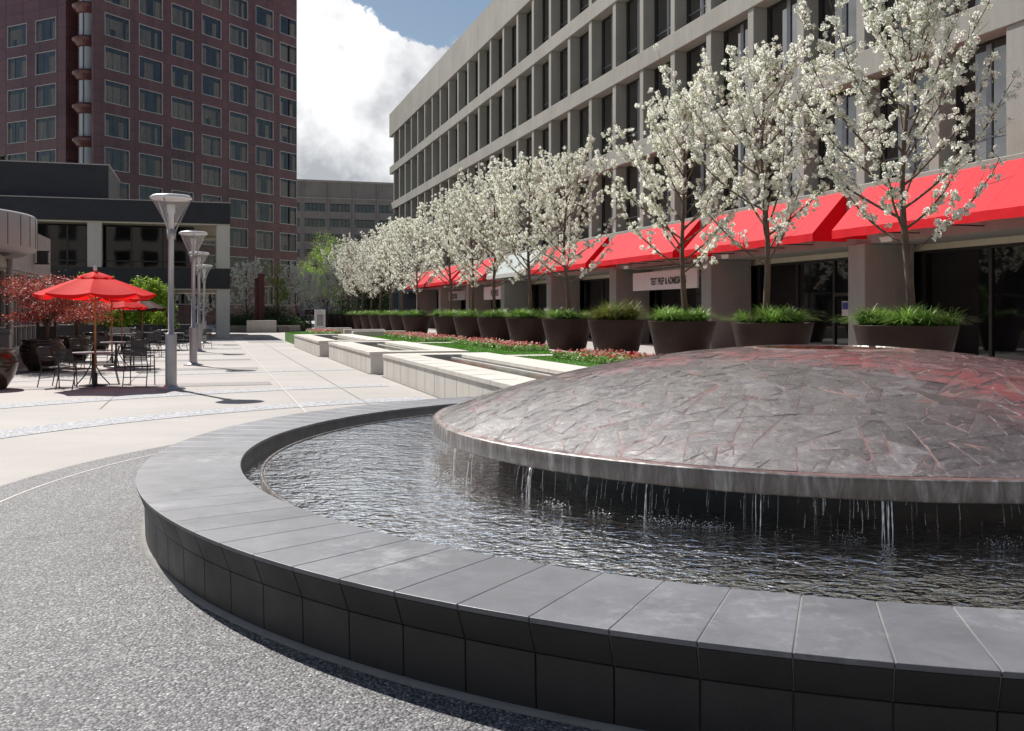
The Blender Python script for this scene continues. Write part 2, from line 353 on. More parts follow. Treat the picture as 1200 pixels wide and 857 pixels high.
def dome_mat():
    m, t, b, o = newmat('wet_slate_slabs'); g = NT(t); v = g.coord(); ri = g.n('ShaderNodeNewGeometry').outputs['Random Per Island']
    stone = g.ramp(ri, [(0,(0.048,0.036,0.039)),(0.3,(0.072,0.056,0.059)),(0.6,(0.094,0.075,0.079)),(0.85,(0.122,0.100,0.106)),(1,(0.20,0.18,0.19))])
    stone = g.mix(g.rng(g.noise(v, 5, 9, 0.78, 0.6), 0.36, 0.66, 0, 0.35), stone, (0.050,0.035,0.035,1))
    stone = g.mix(g.rng(g.math('MULTIPLY', g.noise(v, 2.1, 4), g.noise(v, 17, 7, 0.75)), 0.27, 0.40, 0, 0.3), stone, (0.25,0.235,0.235,1))
    t.links.new(stone, b.inputs['Base Color']); b.inputs['Specular IOR Level'].default_value = 0.5
    t.links.new(g.rng(g.noise(v, 8, 4), 0.3, 0.7, 0.18, 0.38), b.inputs['Roughness'])
    sla = g.noise(g.coord(scale=(1,2.4,1), rz=0.5), 8, 8, 0.78, 0.8)
    n1 = g.bump(sla, 0.8, 0.012); t.links.new(n1, b.inputs['Normal'])
    b.inputs['Coat Weight'].default_value = 1.0; b.inputs['Coat Roughness'].default_value = 0.08; b.inputs['Coat IOR'].default_value = 1.40
    w1 = g.noise(g.coord(scale=(1.8,1,1), rz=0.45), 15, 3, 0.6, 1.2); w2 = g.noise(v, 46, 3, 0.6, 0.6)
    t.links.new(g.bump(g.math('ADD', g.math('ADD', w1, g.math('MULTIPLY', w2, 0.35)), g.math('MULTIPLY', sla, 0.4)), 1.0, 0.016), b.inputs['Coat Normal'])
    return m
M['dome'] = dome_mat(); M['grout'] = simple('red_brown_grout', (0.20,0.115,0.105), 0.3, 0.5, 2.2, 0.4, 60, 0.006, spec=0.7, rvar=0.15)
def wet_edge():
    m, t, b, o = newmat('wet_stone_lip'); g = NT(t); v = g.coord(scale=(7,7,1.2)); n = g.noise(v, 1.6, 6, 0.7, 0.6)
    t.links.new(g.ramp(n, [(0.38,(0.12,0.10,0.09)),(0.5,(0.165,0.145,0.135)),(0.60,(0.26,0.245,0.235)),(0.72,(0.45,0.44,0.44))]), b.inputs['Base Color'])
    b.inputs['Roughness'].default_value = 0.25; t.links.new(g.bump(n, 0.5, 0.02), b.inputs['Normal']); return m
M['lip'] = wet_edge()
def pebbles():
    m, t, b, o = newmat('pool_pebbles'); g = NT(t); v = g.coord(scale=(1,1.5,1)); vo = g.n('ShaderNodeTexVoronoi', {'Vector': v, 'Scale': 13})
    s = g.n('ShaderNodeSeparateColor', {0: vo.outputs['Color']}); 
    col = g.ramp(s.outputs[0], [(0,(0.02,0.02,0.018)),(0.3,(0.09,0.095,0.06)),(0.5,(0.16,0.15,0.10)),(0.7,(0.19,0.11,0.055)),(0.85,(0.22,0.22,0.17)),(1,(0.42,0.38,0.24))])
    f = g.rng(vo.outputs['Distance'], 0.2, 0.7, 1.0, 0.25)
    t.links.new(g.n('ShaderNodeVectorMath', {0: col, 3: f}, operation='SCALE').outputs[0], b.inputs['Base Color']); b.inputs['Roughness'].default_value = 0.5
    t.links.new(g.bump(g.math('SUBTRACT', 1.0, vo.outputs['Distance']), 0.8, 0.03), b.inputs['Normal']); return m
M['pebbles'] = pebbles()
def water(name, amp, scale, tint=(0.55,0.6,0.52), minr=0.0, split=True):
    m, t, b, o = newmat(name); t.nodes.remove(b); g = NT(t); v = g.coord()
    v2 = g.coord(scale=(0.75,1.0,1), rz=0.35)
    h = g.math('ADD', g.noise(v2, scale, 2, 0.5, 0.9), g.math('MULTIPLY', g.noise(v, scale*2.6, 2, 0.5, 0.6), 0.28))
    h = g.math('ADD', h, g.math('MULTIPLY', g.noise(v, scale*0.33, 2, 0.5), 0.9))
    nm = g.bump(h, 1.0, amp)
    fr = g.n('ShaderNodeFresnel', {'IOR': 1.33, 'Normal': nm}).outputs[0]; fr = g.math('MAXIMUM', fr, minr)
    gl = g.n('ShaderNodeBsdfGlossy', {'Color': (1,1,1,1), 'Roughness': 0.02, 'Normal': nm}); tr = g.n('ShaderNodeBsdfTransparent', {'Color': (*tint, 1)})
    t.links.new(g.n('ShaderNodeMixShader', {0: fr, 1: tr.outputs[0], 2: gl.outputs[0]}).outputs[0], o.inputs[0]); return m
M['water'] = water('fountain_water', 0.022, 11.0, (0.85,0.88,0.80))
M['water_calm'] = water('basin_water', 0.010, 5.0, (0.45,0.5,0.42))
def droplet():
    m, t, b, o = newmat('falling_water'); b.inputs['Base Color'].default_value = (0.92,0.93,0.94,1); b.inputs['Roughness'].default_value = 0.12; b.inputs['Alpha'].default_value = 0.8
    b.inputs['Specular IOR Level'].default_value = 0.8; return m
M['drop'] = droplet()
def thinwater():
    m, t, b, o = newmat('thin_water_strand'); b.inputs['Base Color'].default_value = (0.9,0.91,0.92,1); b.inputs['Roughness'].default_value = 0.05; b.inputs['Alpha'].default_value = 0.20
    b.inputs['Specular IOR Level'].default_value = 0.8; return m
M['strand'] = thinwater()
M['glaze'] = simple('brown_glazed_ceramic', (0.045,0.028,0.015), 0.12, 0.6, 3.5, spec=0.7, sc=(1,1,0.6), rvar=0.06)
M['clearcone'] = None
m_, t_, b_, o_ = newmat('clear_lens'); b_.inputs['Base Color'].default_value = (0.75,0.72,0.70,1); b_.inputs['Roughness'].default_value = 0.2; b_.inputs['Alpha'].default_value = 0.22; M['clearcone'] = m_
# ================================================================== SETTING: ground and paving
FC = Vector((2.92, 9.14, 0))
b = MB(); b.quad((-700,-300,0),(700,-300,0),(700,1400,0),(-700,1400,0))
g0 = b.build('ground', M['plaza']); tag(g0, 'pale concrete ground running to the horizon', 'ground', kind='structure')
def ring(b, r0, r1, z, n=240, keep=None, m=0):
    for i in range(n):
        a, c = 2*math.pi*i/n, 2*math.pi*(i+1)/n
        p = [(FC.x+r*math.cos(t), FC.y+r*math.sin(t), z) for r, t in ((r0,a),(r1,a),(r1,c),(r0,c))]
        if keep and not keep(*XY2UV(p[1][0], p[1][1])): continue
        b.quad(*p, m)
b = MB(); b.lathe([(5.6,0.05),(5.96,0.05),(6.4,0.038),(7.0,0.018),(7.4,0.009),(7.75,0.006)], 200, (FC.x, FC.y))
tag(b.build('aggregate_paving', M['agg']), 'ring of rough grey aggregate paving around the fountain', 'paving', kind='structure')
b = MB(); ring(b, 7.355, 7.385, 0.0125)
tag(b.build('ring_joint', M['joint']), 'thin pale joint curving through the grey aggregate', 'joint', kind='structure')
b = MB(); ring(b, 7.75, 7.765, 0.010)
ku = lambda u, v: u < 4.1 and v > 3
for r0, r1 in ((10.25,11.0),(13.9,14.6),(20.3,20.8)): ring(b, r0, r1, 0.006, keep=ku, m=1)
tag(b.build('pebble_bands', [M['joint_dark'], M['band']]), 'curved bands of small pebbles set in the cream paving', 'paving band', kind='structure')
def uvq(b, u0, u1, v0, v1, z, m=0): b.quad(W(u0,v0,z), W(u1,v0,z), W(u1,v1,z), W(u0,v1,z), m)
b = MB()
for v0, v1 in ((22.9,23.9),(29.3,30.4),(34.9,35.9),(40.0,41.0),(45.4,46.4),(51,52),(56.5,57.5)): uvq(b, -5.2, 1.35, v0, v1, 0.0065)
uvq(b, 2.0, 4.0, 55, 66, 0.0065)
tag(b.build('paving_stripes', M['stripe']), 'grey cross stripes in the cream paving below the lamps', 'paving band', kind='structure')
b = MB(); uvq(b, 1.48, 1.52, 15.2, 66, 0.011)
for v in (26.6, 32.6, 38, 43, 48.5, 54, 60): uvq(b, -5.2, 3.9, v, v+.02, 0.010, 1)
uvq(b, 2.7, 2.715, 14.5, 66, 0.012, 1); uvq(b, -1.8, -1.785, 18, 66, 0.012, 1)
tag(b.build('paving_joints', [M['joint'], M['joint_dark']]), 'straight joints dividing the cream concrete paving', 'joint', kind='structure')
b = MB(); uvq(b, -9, -5.25, 19.8, 62, 0.007)  # brown strip carries the shop's shadow in its colour
tag(b.build('terrace_shade_paving', M['shade_pave']), 'brown terrace paving with the shop shade put into its colour', 'paving', kind='structure')
b = MB()
for a in (198, 240):
    c, s = math.cos(RAD(a)), math.sin(RAD(a)); t_ = Vector((-s, c, 0))*.002
    r0, r1 = 6.02, 7.74; pts = [(r0,.052),(6.4,.041),(7.0,.021),(7.4,.012),(r1,.010)]
    for (ra_, za_), (rb_, zb_) in zip(pts[:-1], pts[1:]):
        A_ = FC+Vector((c,s,0))*ra_; B_ = FC+Vector((c,s,0))*rb_
        b.quad((A_.x-t_.x,A_.y-t_.y,za_),(A_.x+t_.x,A_.y+t_.y,za_),(B_.x+t_.x,B_.y+t_.y,zb_),(B_.x-t_.x,B_.y-t_.y,zb_))
tag(b.build('aggregate_joints', M['mortar_dark']), 'thin dark joints across the rough grey aggregate', 'joint', kind='structure')
# ================================================================== FOUNTAIN
ft = thing('fountain', FC, 0, 'round dark slate fountain with a low wet dome and wide grey rim', 'fountain')
NS = 112; dA = 2*math.pi/NS; A0 = math.atan2(761.5*0-5.65, -1.92)
def wedge(b, i, r0, r1, rb0, rb1, z0, z1, gap, m=0, sub=2):
    """block of a ring: top radii r0..r1 at z1, bottom radii rb0..rb1 at z0"""
    a0 = A0+i*dA+gap; a1 = A0+(i+1)*dA-gap; vs = []
    for k in range(sub+1):
        a = a0+(a1-a0)*k/sub; c, s = math.cos(a), math.sin(a)
        vs += [(r0*c,r0*s,z1),(r1*c,r1*s,z1),(rb1*c,rb1*s,z0),(rb0*c,rb0*s,z0)]
    fs = []
    for k in range(sub):
        o = 4*k
        for j in range(4): fs.append((o+j, o+(j+1)%4, o+4+(j+1)%4, o+4+j))
    fs += [(0,1,2,3), tuple(4*sub+j for j in (3,2,1,0))]
    b.add(vs, fs, m)
b = MB()
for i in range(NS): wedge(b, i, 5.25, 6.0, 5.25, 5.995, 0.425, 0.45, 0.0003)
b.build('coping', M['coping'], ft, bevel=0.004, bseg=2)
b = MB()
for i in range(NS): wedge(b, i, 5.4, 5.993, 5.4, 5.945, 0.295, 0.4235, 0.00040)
b.build('coping_face_shaded', M['slate_dark_and_shade'], ft, bevel=0.003, bseg=1)  # same stone as the coping top; its shade is put into the darker colour
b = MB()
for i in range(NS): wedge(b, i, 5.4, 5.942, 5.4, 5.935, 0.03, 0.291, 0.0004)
b.build('outer_wall', M['slate_dark_and_shade'], ft, bevel=0.003, bseg=1)
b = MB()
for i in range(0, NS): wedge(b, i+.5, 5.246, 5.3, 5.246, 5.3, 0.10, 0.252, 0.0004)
b.build('inner_wall', M['slate_dark_and_shade'], ft)
b = MB(); b.lathe([(5.27,0.1),(5.27,0.4475),(5.985,0.4475),(5.985,0.42),(5.936,0.295),(5.926,0.29),(5.92,0.0)], 224)
b.build('mortar_bed', M['mortar'], ft)
b = MB(); b.lathe([(5.93,0.0),(5.975,0.0),(5.972,0.062),(5.93,0.066)], 224); b.build('base_kerb', M['mortar'], ft)
b = MB(); b.lathe([(5.075,0.1),(5.075,0.362),(5.10,0.362),(5.10,0.1)], 224, m=0); b.build('weir', M['lip'], ft)
b = MB(); b.lathe([(0.0,0.16),(5.27,0.16)], 128); b.build('pebble_floor', M['pebbles'], ft)
b = MB(); b.lathe([(3.0,0.352),(5.075,0.352)], 128); b.build('pool_water', M['water'], ft, fix=False)
b = MB(); b.lathe([(5.10,0.285),(5.25,0.285)], 128); b.build('channel_water', M['water'], ft, fix=False)
# dome
RS = (3.64**2+0.66**2)/(2*0.66)
prof = [(3.62, 0.703)]
for k in range(1, 41):
    r = 3.62*(1-k/41*0.835); prof.append((r, 0.703 + (math.sqrt(RS*RS-r*r)-math.sqrt(RS*RS-3.62**2))*0.98))
rt, zt = prof[-1]
b = MB(); b.lathe(prof, 160); dome = b.build('dome', M['grout'], ft)
def dz(r): return 0.703 + (math.sqrt(RS*RS-r*r)-math.sqrt(RS*RS-3.62**2))*0.98
# slabs: a disc cut again and again by straight lines into shards
rs = random.Random(12); R0 = 3.60; polys = [[(R0*math.cos(2*math.pi*i/72), R0*math.sin(2*math.pi*i/72)) for i in range(72)]]; fin = []
def area(p): return abs(sum(p[i][0]*p[(i+1)%len(p)][1]-p[(i+1)%len(p)][0]*p[i][1] for i in range(len(p))))/2
def clip(p, n_, d_):
    A_, B_ = [], []
    for i in range(len(p)):
        q0, q1 = p[i], p[(i+1)%len(p)]; s0 = q0[0]*n_[0]+q0[1]*n_[1]-d_; s1 = q1[0]*n_[0]+q1[1]*n_[1]-d_
        (A_ if s0 >= 0 else B_).append(q0)
        if s0*s1 < 0:
            f = s0/(s0-s1); m_ = (q0[0]+(q1[0]-q0[0])*f, q0[1]+(q1[1]-q0[1])*f); A_.append(m_); B_.append(m_)
    return A_, B_
while polys:
    p = polys.pop(); a_ = area(p)
    if a_ < rs.choice((.012,.025,.045,.08)): fin.append(p); continue
    cx_, cy_ = sum(q[0] for q in p)/len(p), sum(q[1] for q in p)/len(p)
    # cut roughly across the long side
    vx = sum((q[0]-cx_)**2 for q in p); vy = sum((q[1]-cy_)**2 for q in p); vxy = sum((q[0]-cx_)*(q[1]-cy_) for q in p)
    th_ = .5*math.atan2(2*vxy, vx-vy)+rs.gauss(0,.55); n_ = (math.cos(th_), math.sin(th_)); ext = math.sqrt(a_)*.16
    d_ = cx_*n_[0]+cy_*n_[1]+rs.uniform(-ext,ext); A_, B_ = clip(p, n_, d_)
    if len(A_) < 3 or len(B_) < 3: fin.append(p); continue
    polys += [A_, B_]
sb = MB()
for p in fin:
    cx_, cy_ = sum(q[0] for q in p)/len(p), sum(q[1] for q in p)/len(p)
    if math.hypot(cx_, cy_) < rt+.12: continue
    gp = rs.choice((.0012,.002,.003,.006)); tx, ty = rs.gauss(0,.0085), rs.gauss(0,.0085); up_ = rs.uniform(.0015,.0035); top_, bot_ = [], []
    for q in p:
        dx_, dy_ = cx_-q[0], cy_-q[1]; l_ = math.hypot(dx_, dy_) or 1; k_ = min(gp*1.5/l_, .3)
        x_, y_ = q[0]+dx_*k_, q[1]+dy_*k_; z_ = dz(min(math.hypot(x_, y_), 3.6))
        x2, y2 = x_+dx_*k_*.6, y_+dy_*k_*.6
        top_.append((x2, y2, z_+up_+tx*(x_-cx_)+ty*(y_-cy_))); bot_.append((x_, y_, z_-.004))
    n = len(p); sb.add(top_+bot_+[(cx_, cy_, dz(math.hypot(cx_,cy_))+up_+.001)], [(i,(i+1)%n,2*n) for i in range(n)]+[(i+n,(i+1)%n+n,(i+1)%n,i) for i in range(n)], 0, False)
o_ = sb.build('slate_slabs', M['dome'], ft)
b = MB(); b.lathe([(rt, zt),(rt-0.01, zt+0.004),(rt-0.05, zt+0.004),(rt-0.05, zt-0.05)], 96); b.build('spring_collar', M['lip'], ft)
b = MB(); b.lathe([(0, zt+0.001),(rt-0.05, zt+0.001)], 64); b.build('spring_water', M['water_calm'], ft, fix=False)
b = MB(); b.lathe([(3.60,0.705),(3.64,0.70),(3.645,0.69),(3.645,0.585),(3.63,0.572),(3.0,0.56)], 200); b.build('drip_edge', M['lip'], ft)
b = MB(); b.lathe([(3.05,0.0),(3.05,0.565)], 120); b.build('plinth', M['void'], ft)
rr = random.Random(3)
b = MB(); b2 = MB()
def strand(bb, a, r, rad, thick=False):
    z = 0.575; pts = []; n = 7; ph = rr.uniform(0,6.28); out_ = rr.uniform(0.0,0.05); zend = 0.352
    if not thick and rr.random() < .8: z = rr.choice((.575, rr.uniform(.42,.575))); zend = max(.352, z-rr.uniform(.02,.14))
    for k in range(n+1):
        f = k/n; zz = z+(zend-z)*f; wob = 0.003*math.sin(ph+f*4)*f
        rrr = r+out_*math.sqrt(f); aa = a+wob/3.6
        pts.append((rrr*math.cos(aa), rrr*math.sin(aa), zz))
    bb.tube(pts, [rad*(1.3-0.7*abs(math.sin(ph+k*1.9))) for k in range(n+1)], 5)
for k in range(800):
    a = rr.uniform(0, 2*math.pi); strand(b, a, rr.uniform(3.58,3.64), rr.uniform(0.0007,0.0020))
for k in range(30):
    a0 = rr.uniform(0, 2*math.pi)
    for j in range(4): strand(b, a0+rr.gauss(0,0.012), 3.63, rr.uniform(0.0018,0.0035))
def ang_of(px, d=0.95, yy=None):
    # angle on the dome's edge seen under a pixel column
    best = None
    for k in range(3600):
        a = 2*math.pi*k/3600; X = FC.x+3.645*math.cos(a); Y = FC.y+3.645*math.sin(a)
        if Y > FC.y+1: continue
        e = abs(600+1150*X/Y-px)
        if best is None or e < best[0]: best = (e, a)
    return best[1]
for px, n in ((622,5),(1038,5),(760,2),(535,3),(556,3),(895,2)):
    a = ang_of(px)
    for k in range(n):
        b2 = MB(); strand(b2, a+rr.gauss(0,0.006), 3.65, rr.uniform(0.0015,0.004), True); b2.build('water_jet', M['drop'], ft, fix=False)
tag(b.build('water_strands', M['strand'], ft, fix=False), kind='stuff')
# splashing drops (octahedra)
rg = np.random.default_rng(4)
def drops(name, P, R, mat, parent=None):
    n = len(P); o = np.array([[1,0,0],[-1,0,0],[0,1,0],[0,-1,0],[0,0,1],[0,0,-1]], float)
    f = np.array([[0,2,4],[2,1,4],[1,3,4],[3,0,4],[2,0,5],[1,2,5],[3,1,5],[0,3,5]])
    V = (P[:,None,:]+o[None]*R[:,None,None]).reshape(-1,3); F = (f[None]+(np.arange(n)*6)[:,None,None]).reshape(-1,3)
    return npmesh(name, V, F, mat, parent, smooth=True)
n = 24000; a = rg.uniform(0, 2*np.pi, n); r = 3.66+np.abs(rg.normal(0,0.05,n)) - 0.02
# the sunny left side of the dome sheds most water
left = (np.cos(a-math.atan2(-0.25,-1))+1)/2; clump = .35+.65*np.clip(np.sin(a*23)+np.sin(a*61+1)+np.sin(a*9+2),-.6,1); keep = rg.uniform(0,1,n) < (left**2.2*0.5+0.12)*clump
r = r + np.abs(rg.normal(0,0.05,n))*left**4
P = np.stack([r*np.cos(a), r*np.sin(a), 0.355+np.abs(rg.normal(0,0.022,n))], 1)[keep]
sp = drops('splash', P, rg.uniform(0.001,0.0042,len(P)), M['drop'], ft); tag(sp, kind='stuff')
# ================================================================== STEPPED POOLS, LAWNS, FLOWER BEDS
def pool(name, u0, u1, v0, v1, label, iu0, iu1, iv0, iv1):
    o = thing(name, W(0,0), TH, label, 'pool', 'stepped basins between plaza and lawn')
    H = 0.50
    b = MB(); b.box(u0+.03, iu0, v0, v1, 0, H); b.box(iu1, u1, v0, v1, 0, H); b.box(iu0, iu1, v0, iv0, 0, H-.001); b.box(iu0, iu1, iv1, v1, 0, H-.001)
    b.build('wall', M['white_conc'], o)
    b = MB(); n = max(1, int(round((v1-v0)/1.2))); L_ = (v1-v0)/n
    for k in range(n):
        a, c = v0+k*L_+.004, v0+(k+1)*L_-.004; um = u0+(iu0-u0)*0.62
        za, zc = 0.598, 0.583
        b.add([(u0,a,H+.002),(um,a,H+.002),(um,c,H+.002),(u0,c,H+.002),(u0,a,za-.01),(um,a,za),(um,c,zc+.012),(u0,c,zc)],
              [(0,3,2,1),(4,5,6,7),(0,1,5,4),(1,2,6,5),(2,3,7,6),(3,0,4,7)])
        b.box(um+.001, iu0, a, c, H+.002, 0.592)
        b.box(iu1, u1-.02, a, c, H+.002, 0.592)
    b.box(iu0+.001, iu1-.001, v0+.004, iv0, H+.002, 0.592); b.box(iu0+.001, iu1-.001, iv1, v1-.004, H+.002, 0.592)
    b.build('coping', M['white_conc'], o, bevel=0.006, bseg=1)
    b = MB()
    k = v0+0.9
    while k < v1: b.box(u0+.027, u0+.032, k-.002, k+.002, 0.02, H-.01); k += 0.9
    b.box(u0-.02, u0+.029, v0, v1, 0, 0.02)
    b.build('panel_joint', M['mortar'], o)
    b = MB(); b.box(iu0, iu1, iv0, iv1, 0.1, 0.15); b.build('floor', M['pebbles'], o)
    b = MB(); b.box(iu1-.28, iu1, iv0, iv1, 0.15, 0.525); b.build('ledge', M['white_conc'], o)
    b = MB(); b.box(iu1-.22, iu1-.06, iv0, iv1, 0.527, 0.535)
    b.build('drain_grate', M['black_iron'], o)
    b = MB(); b.quad((iu0,iv0,0.515),(iu1-.28,iv0,0.515),(iu1-.28,iv1,0.515),(iu0,iv1,0.515)); b.build('water', M['water_calm'], o, fix=False)
    return o
pool('raised_pool', 4.2, 7.0, 13.55, 24.9, 'nearest pale concrete raised pool ending at the fountain rim', 4.95, 6.05, 14.5, 24.0)
pool('raised_pool', 4.05, 6.8, 26.05, 35.6, 'middle pale concrete raised pool of the three along the plaza', 4.8, 5.95, 26.8, 34.8)
pool('raised_pool', 3.83, 6.6, 36.7, 48.0, 'farthest pale concrete raised pool beside the far lawn', 4.55, 5.8, 37.4, 47.0)
def blades(P, L_, W_, rng, lean=0.6, seg=3):
    """grass blades as ribbons: P (n,3), returns verts, quads"""
    n = len(P); az = rng.uniform(0, 2*np.pi, n); d = np.stack([np.cos(az), np.sin(az), np.zeros(n)], 1); s = np.stack([-np.sin(az), np.cos(az), np.zeros(n)], 1)
    ln = L_*rng.uniform(0.6, 1.15, n); le = lean*rng.uniform(0.3, 1.3, n); V = []
    for k in range(seg+1):
        f = k/seg; ww = W_*(1-f*0.85)*0.5
        c = P + d*(ln*le*f**1.8)[:,None] + np.array([0,0,1.0])*(ln*(f-0.55*le*f**2.4))[:,None]
        V += [c - s*ww, c + s*ww]
    V = np.stack(V, 1); m = 2*(seg+1); F = []
    for k in range(seg): F.append(np.array([2*k,2*k+1,2*k+3,2*k+2]))
    F = np.stack(F); F = (F[None]+(np.arange(n)*m)[:,None,None]).reshape(-1,4)
    return V.reshape(-1,3), F
def lquads(C, size, rng, aspect=0.6, up=0.3, droop=0.0):
    """leaf quads (folded diamond) at centres C"""
    n = len(C); d = rng.normal(0,1,(n,3)); d[:,2] = d[:,2]*0.6-droop; d /= np.linalg.norm(d,axis=1)[:,None]
    a = rng.normal(0,1,(n,3)); a[:,2] += up*2; s = np.cross(d, a); s /= np.linalg.norm(s,axis=1)[:,None]
    sz = size*rng.uniform(0.6,1.25,n)[:,None]
    V = np.stack([C-d*sz*.5, C+s*sz*aspect*.5, C+d*sz*.5, C-s*sz*aspect*.5],1).reshape(-1,3)
    F = np.arange(4*n).reshape(-1,4); return V, F
def lawn(u0, u1, v0, v1, seed, label, z=0.50, dens=330):
    o = thing('lawn', W(0,0), TH, label, 'lawn', 'strips of lawn beside the pools'); o['kind'] = 'stuff'
    b = MB(); b.box(u0, u1, v0, v1, 0.0, z); b.build('turf_base', M['grass_base'], o)
    rng = np.random.default_rng(seed); n = int((u1-u0)*(v1-v0)*dens)
    P = np.stack([rng.uniform(u0,u1,n), rng.uniform(v0,v1,n), np.full(n,z-.005)],1)
    V, F = blades(P, 0.05, 0.02, rng, 0.5, 2); npmesh('grass_blades', V, F, M['lawn'], o)
    return o
M['grass_base'] = simple('turf', (0.06,0.16,0.015), 0.9, 0.25, 6, 0.6, 90, 0.02)
lawn(7.02, 9.75, 13.5, 24.25, 1, 'nearest strip of bright lawn beside the near pool')
lawn(6.82, 9.75, 25.0, 35.6, 2, 'middle strip of bright lawn beside the middle pool')
lawn(6.62, 9.75, 36.5, 47.2, 3, 'far strip of bright lawn beside the far pool')
lawn(4.1, 6.6, 48.6, 57.5, 5, 'small patch of lawn beyond the farthest pool', 0.5)
for v0, u0, lab in ((24.28,7.02,'pale kerb crossing between the near and the middle lawn'), (35.65,6.82,'pale kerb crossing between the middle and the far lawn')):
    b = MB(); b.box(0, 9.9-u0, 0, 0.68, 0, 0.515); o = b.build('cross_kerb', M['white_conc'], loc=W(u0, v0), rz=TH, bevel=.01); tag(o, lab, 'kerb', 'kerbs between the lawns')
b = MB(); b.box(0, .14, 0, 34.5, 0, 0.52); tag(b.build('lawn_kerb', M['white_conc'], loc=W(9.76,13.3), rz=TH, bevel=.01), 'long pale kerb between the lawns and the big planters', 'kerb')
def bed(u0, u1, v0, v1, seed, label, z=0.5):
    o = thing('flower_bed', W(0,0), TH, label, 'flower bed', 'flower beds in the lawns'); o['kind'] = 'stuff'
    rng = np.random.default_rng(seed); area = (u1-u0)*(v1-v0); nc = int(area*26)
    c = np.stack([rng.uniform(u0,u1,nc), rng.uniform(v0,v1,nc)],1); per = 46
    off = rng.normal(0,1,(nc,per,3)); off /= np.linalg.norm(off,axis=2)[...,None]; off *= np.array([0.13,0.13,0.15])*rng.uniform(0.6,1.05,(nc,per,1)); off[...,2] = np.abs(off[...,2])
    C = np.concatenate([c[:,None,:]+off[...,:2], z+0.03+off[...,2:3]],2).reshape(-1,3)
    V, F = lquads(C, 0.055, rng, 0.8, 0.8); npmesh('leaves', V, F, M['bedleaf'], o)
    nf = int(nc*1.35); k = rng.integers(0,nc,nf); fo = rng.normal(0,0.07,(nf,2)); cf = np.concatenate([c[k]+fo, z+rng.uniform(0.15,0.22,nf)[:,None]],1)
    C = (cf[:,None,:]+rng.normal(0,0.016,(nf,6,3))).reshape(-1,3)
    V, F = lquads(C, 0.05, rng, 0.9, 0.8); npmesh('flowers', V, F, M['bedflower'], o)
bed(8.2, 9.6, 15.0, 23.3, 11, 'red and white flower bed in the nearest lawn beside the dome')
bed(8.5, 9.6, 27.2, 35.2, 12, 'long red and pink flower bed in the middle lawn')
bed(7.9, 9.5, 37.0, 46.6, 13, 'red and pink flower bed in the far lawn')
bed(5.2, 6.4, 50.5, 56.5, 14, 'small pink flower bed on the lawn beyond the farthest pool')
for u0, v0, wd, dp, h, lab in ((6.7,48.2,2.6,.6,.72,'low grey wall closing the far flower bed'), (6.9,53.0,2.2,.6,.72,'low grey wall behind the first one at the end of the lawns'),(6.2,62.5,2.4,.8,.66,'low white wall under the information pylon')):
    b = MB(); b.box(0,wd,0,dp,0,h); tag(b.build('low_wall', M['white_conc'], loc=W(u0,v0), rz=TH, bevel=.012), lab, 'low wall', 'low walls at the end of the lawns')
# information pylon
o = thing('info_pylon', PX(375, 60.5, 0.66), TH, 'white upright information pylon on the low wall at the plaza end', 'pylon')
b = MB(); b.box(-.32,.32,-.12,.12,0,1.15); b.build('cabinet', M['white_paint'], o, bevel=.01)
b = MB(); b.box(-.20,.20,-.128,-.121,.15,.85); b.build('panel', M['silver_mesh'], o)
b = MB(); b.box(-.06,.06,-.130,-.121,.92,1.05); b.build('emblem', M['soffit'], o)
# ================================================================== CONCRETE OFFICE BUILDING (right)
UF = 20.47
bd = thing('concrete_building', W(0,0), TH, 'long grey concrete office building with deep fins and red awnings', 'building')
VN, VE = 12.0, 116.1
b = MB(); b.box(UF-.06, UF+1.2, VN, VE, 22.47, 25.2); b.box(UF+1.2, UF+30, VN, VE, 25.0, 25.1); b.build('parapet', M['facade'], bd, bevel=.02, bseg=1)
for z0 in (18.03, 13.68, 9.33, 4.98):
    b = MB(); b.box(UF-.05, UF+.61, VN, VE-.1, z0, z0+.87); b.build('floor_band', M['facade'], bd, bevel=.02, bseg=1)
b = MB(); b.box(UF+1.0, UF+30, VN, VE-.6, 4.9, 25.05); b.box(UF+.62, UF+1.0, VE-1.2, VE-.6, 4.9, 25.05); b.build('core_wall', M['facade_dark'], bd)
b = MB()
for z0 in (5.85, 10.20, 14.55, 18.90): b.box(UF+.60, UF+.62, VN, VE-.7, z0+3.42, z0+3.60)
fins = [37.6+3.433*k for k in range(-7, 23)]
for v in fins:
    wd = 0.9 if abs(v-20.43) < .1 else 0.44
    fb = MB()
    for z0 in (5.85, 10.20, 14.55, 18.90): fb.box(UF, UF+.62, v, v+wd, z0, z0+3.48 if z0 < 18 else z0+3.57)
    fb.build('fin', M['facade'], bd, bevel=.015, bseg=1)
# windows of the upper floors
def win_mesh(vw, zh):
    wb = MB(); x = UF+.66
    wb.box(x, x+.03, 0, vw, 0, zh, 1)                           # glass
    for a, c, d, e in ((0,vw,0,.07),(0,vw,zh-.07,zh),(0,.07,.07,zh-.07),(vw-.07,vw,.07,zh-.07)): wb.box(x-.05, x+.04, a, c, d, e, 0)
    wb.box(x-.045, x+.035, vw/2-.04, vw/2+.04, .07, zh-.07, 2); wb.box(x-.04, x+.035, .07, vw/2-.041, .72, .78, 2); wb.box(x-.04, x+.035, vw/2+.041, vw-.07, .72, .78, 2)
    return wb
win_mats = [M['frame_dark'], M['glass'], M['frame_mid']] if 'frame_mid' in M else None
M['frame_mid'] = simple('grey_mullion', (0.20,0.20,0.22), 0.35, 0.06, metal=0.4); win_mats = [M['frame_dark'], M['glass_up'], M['frame_mid']]
proto = None; spots = []
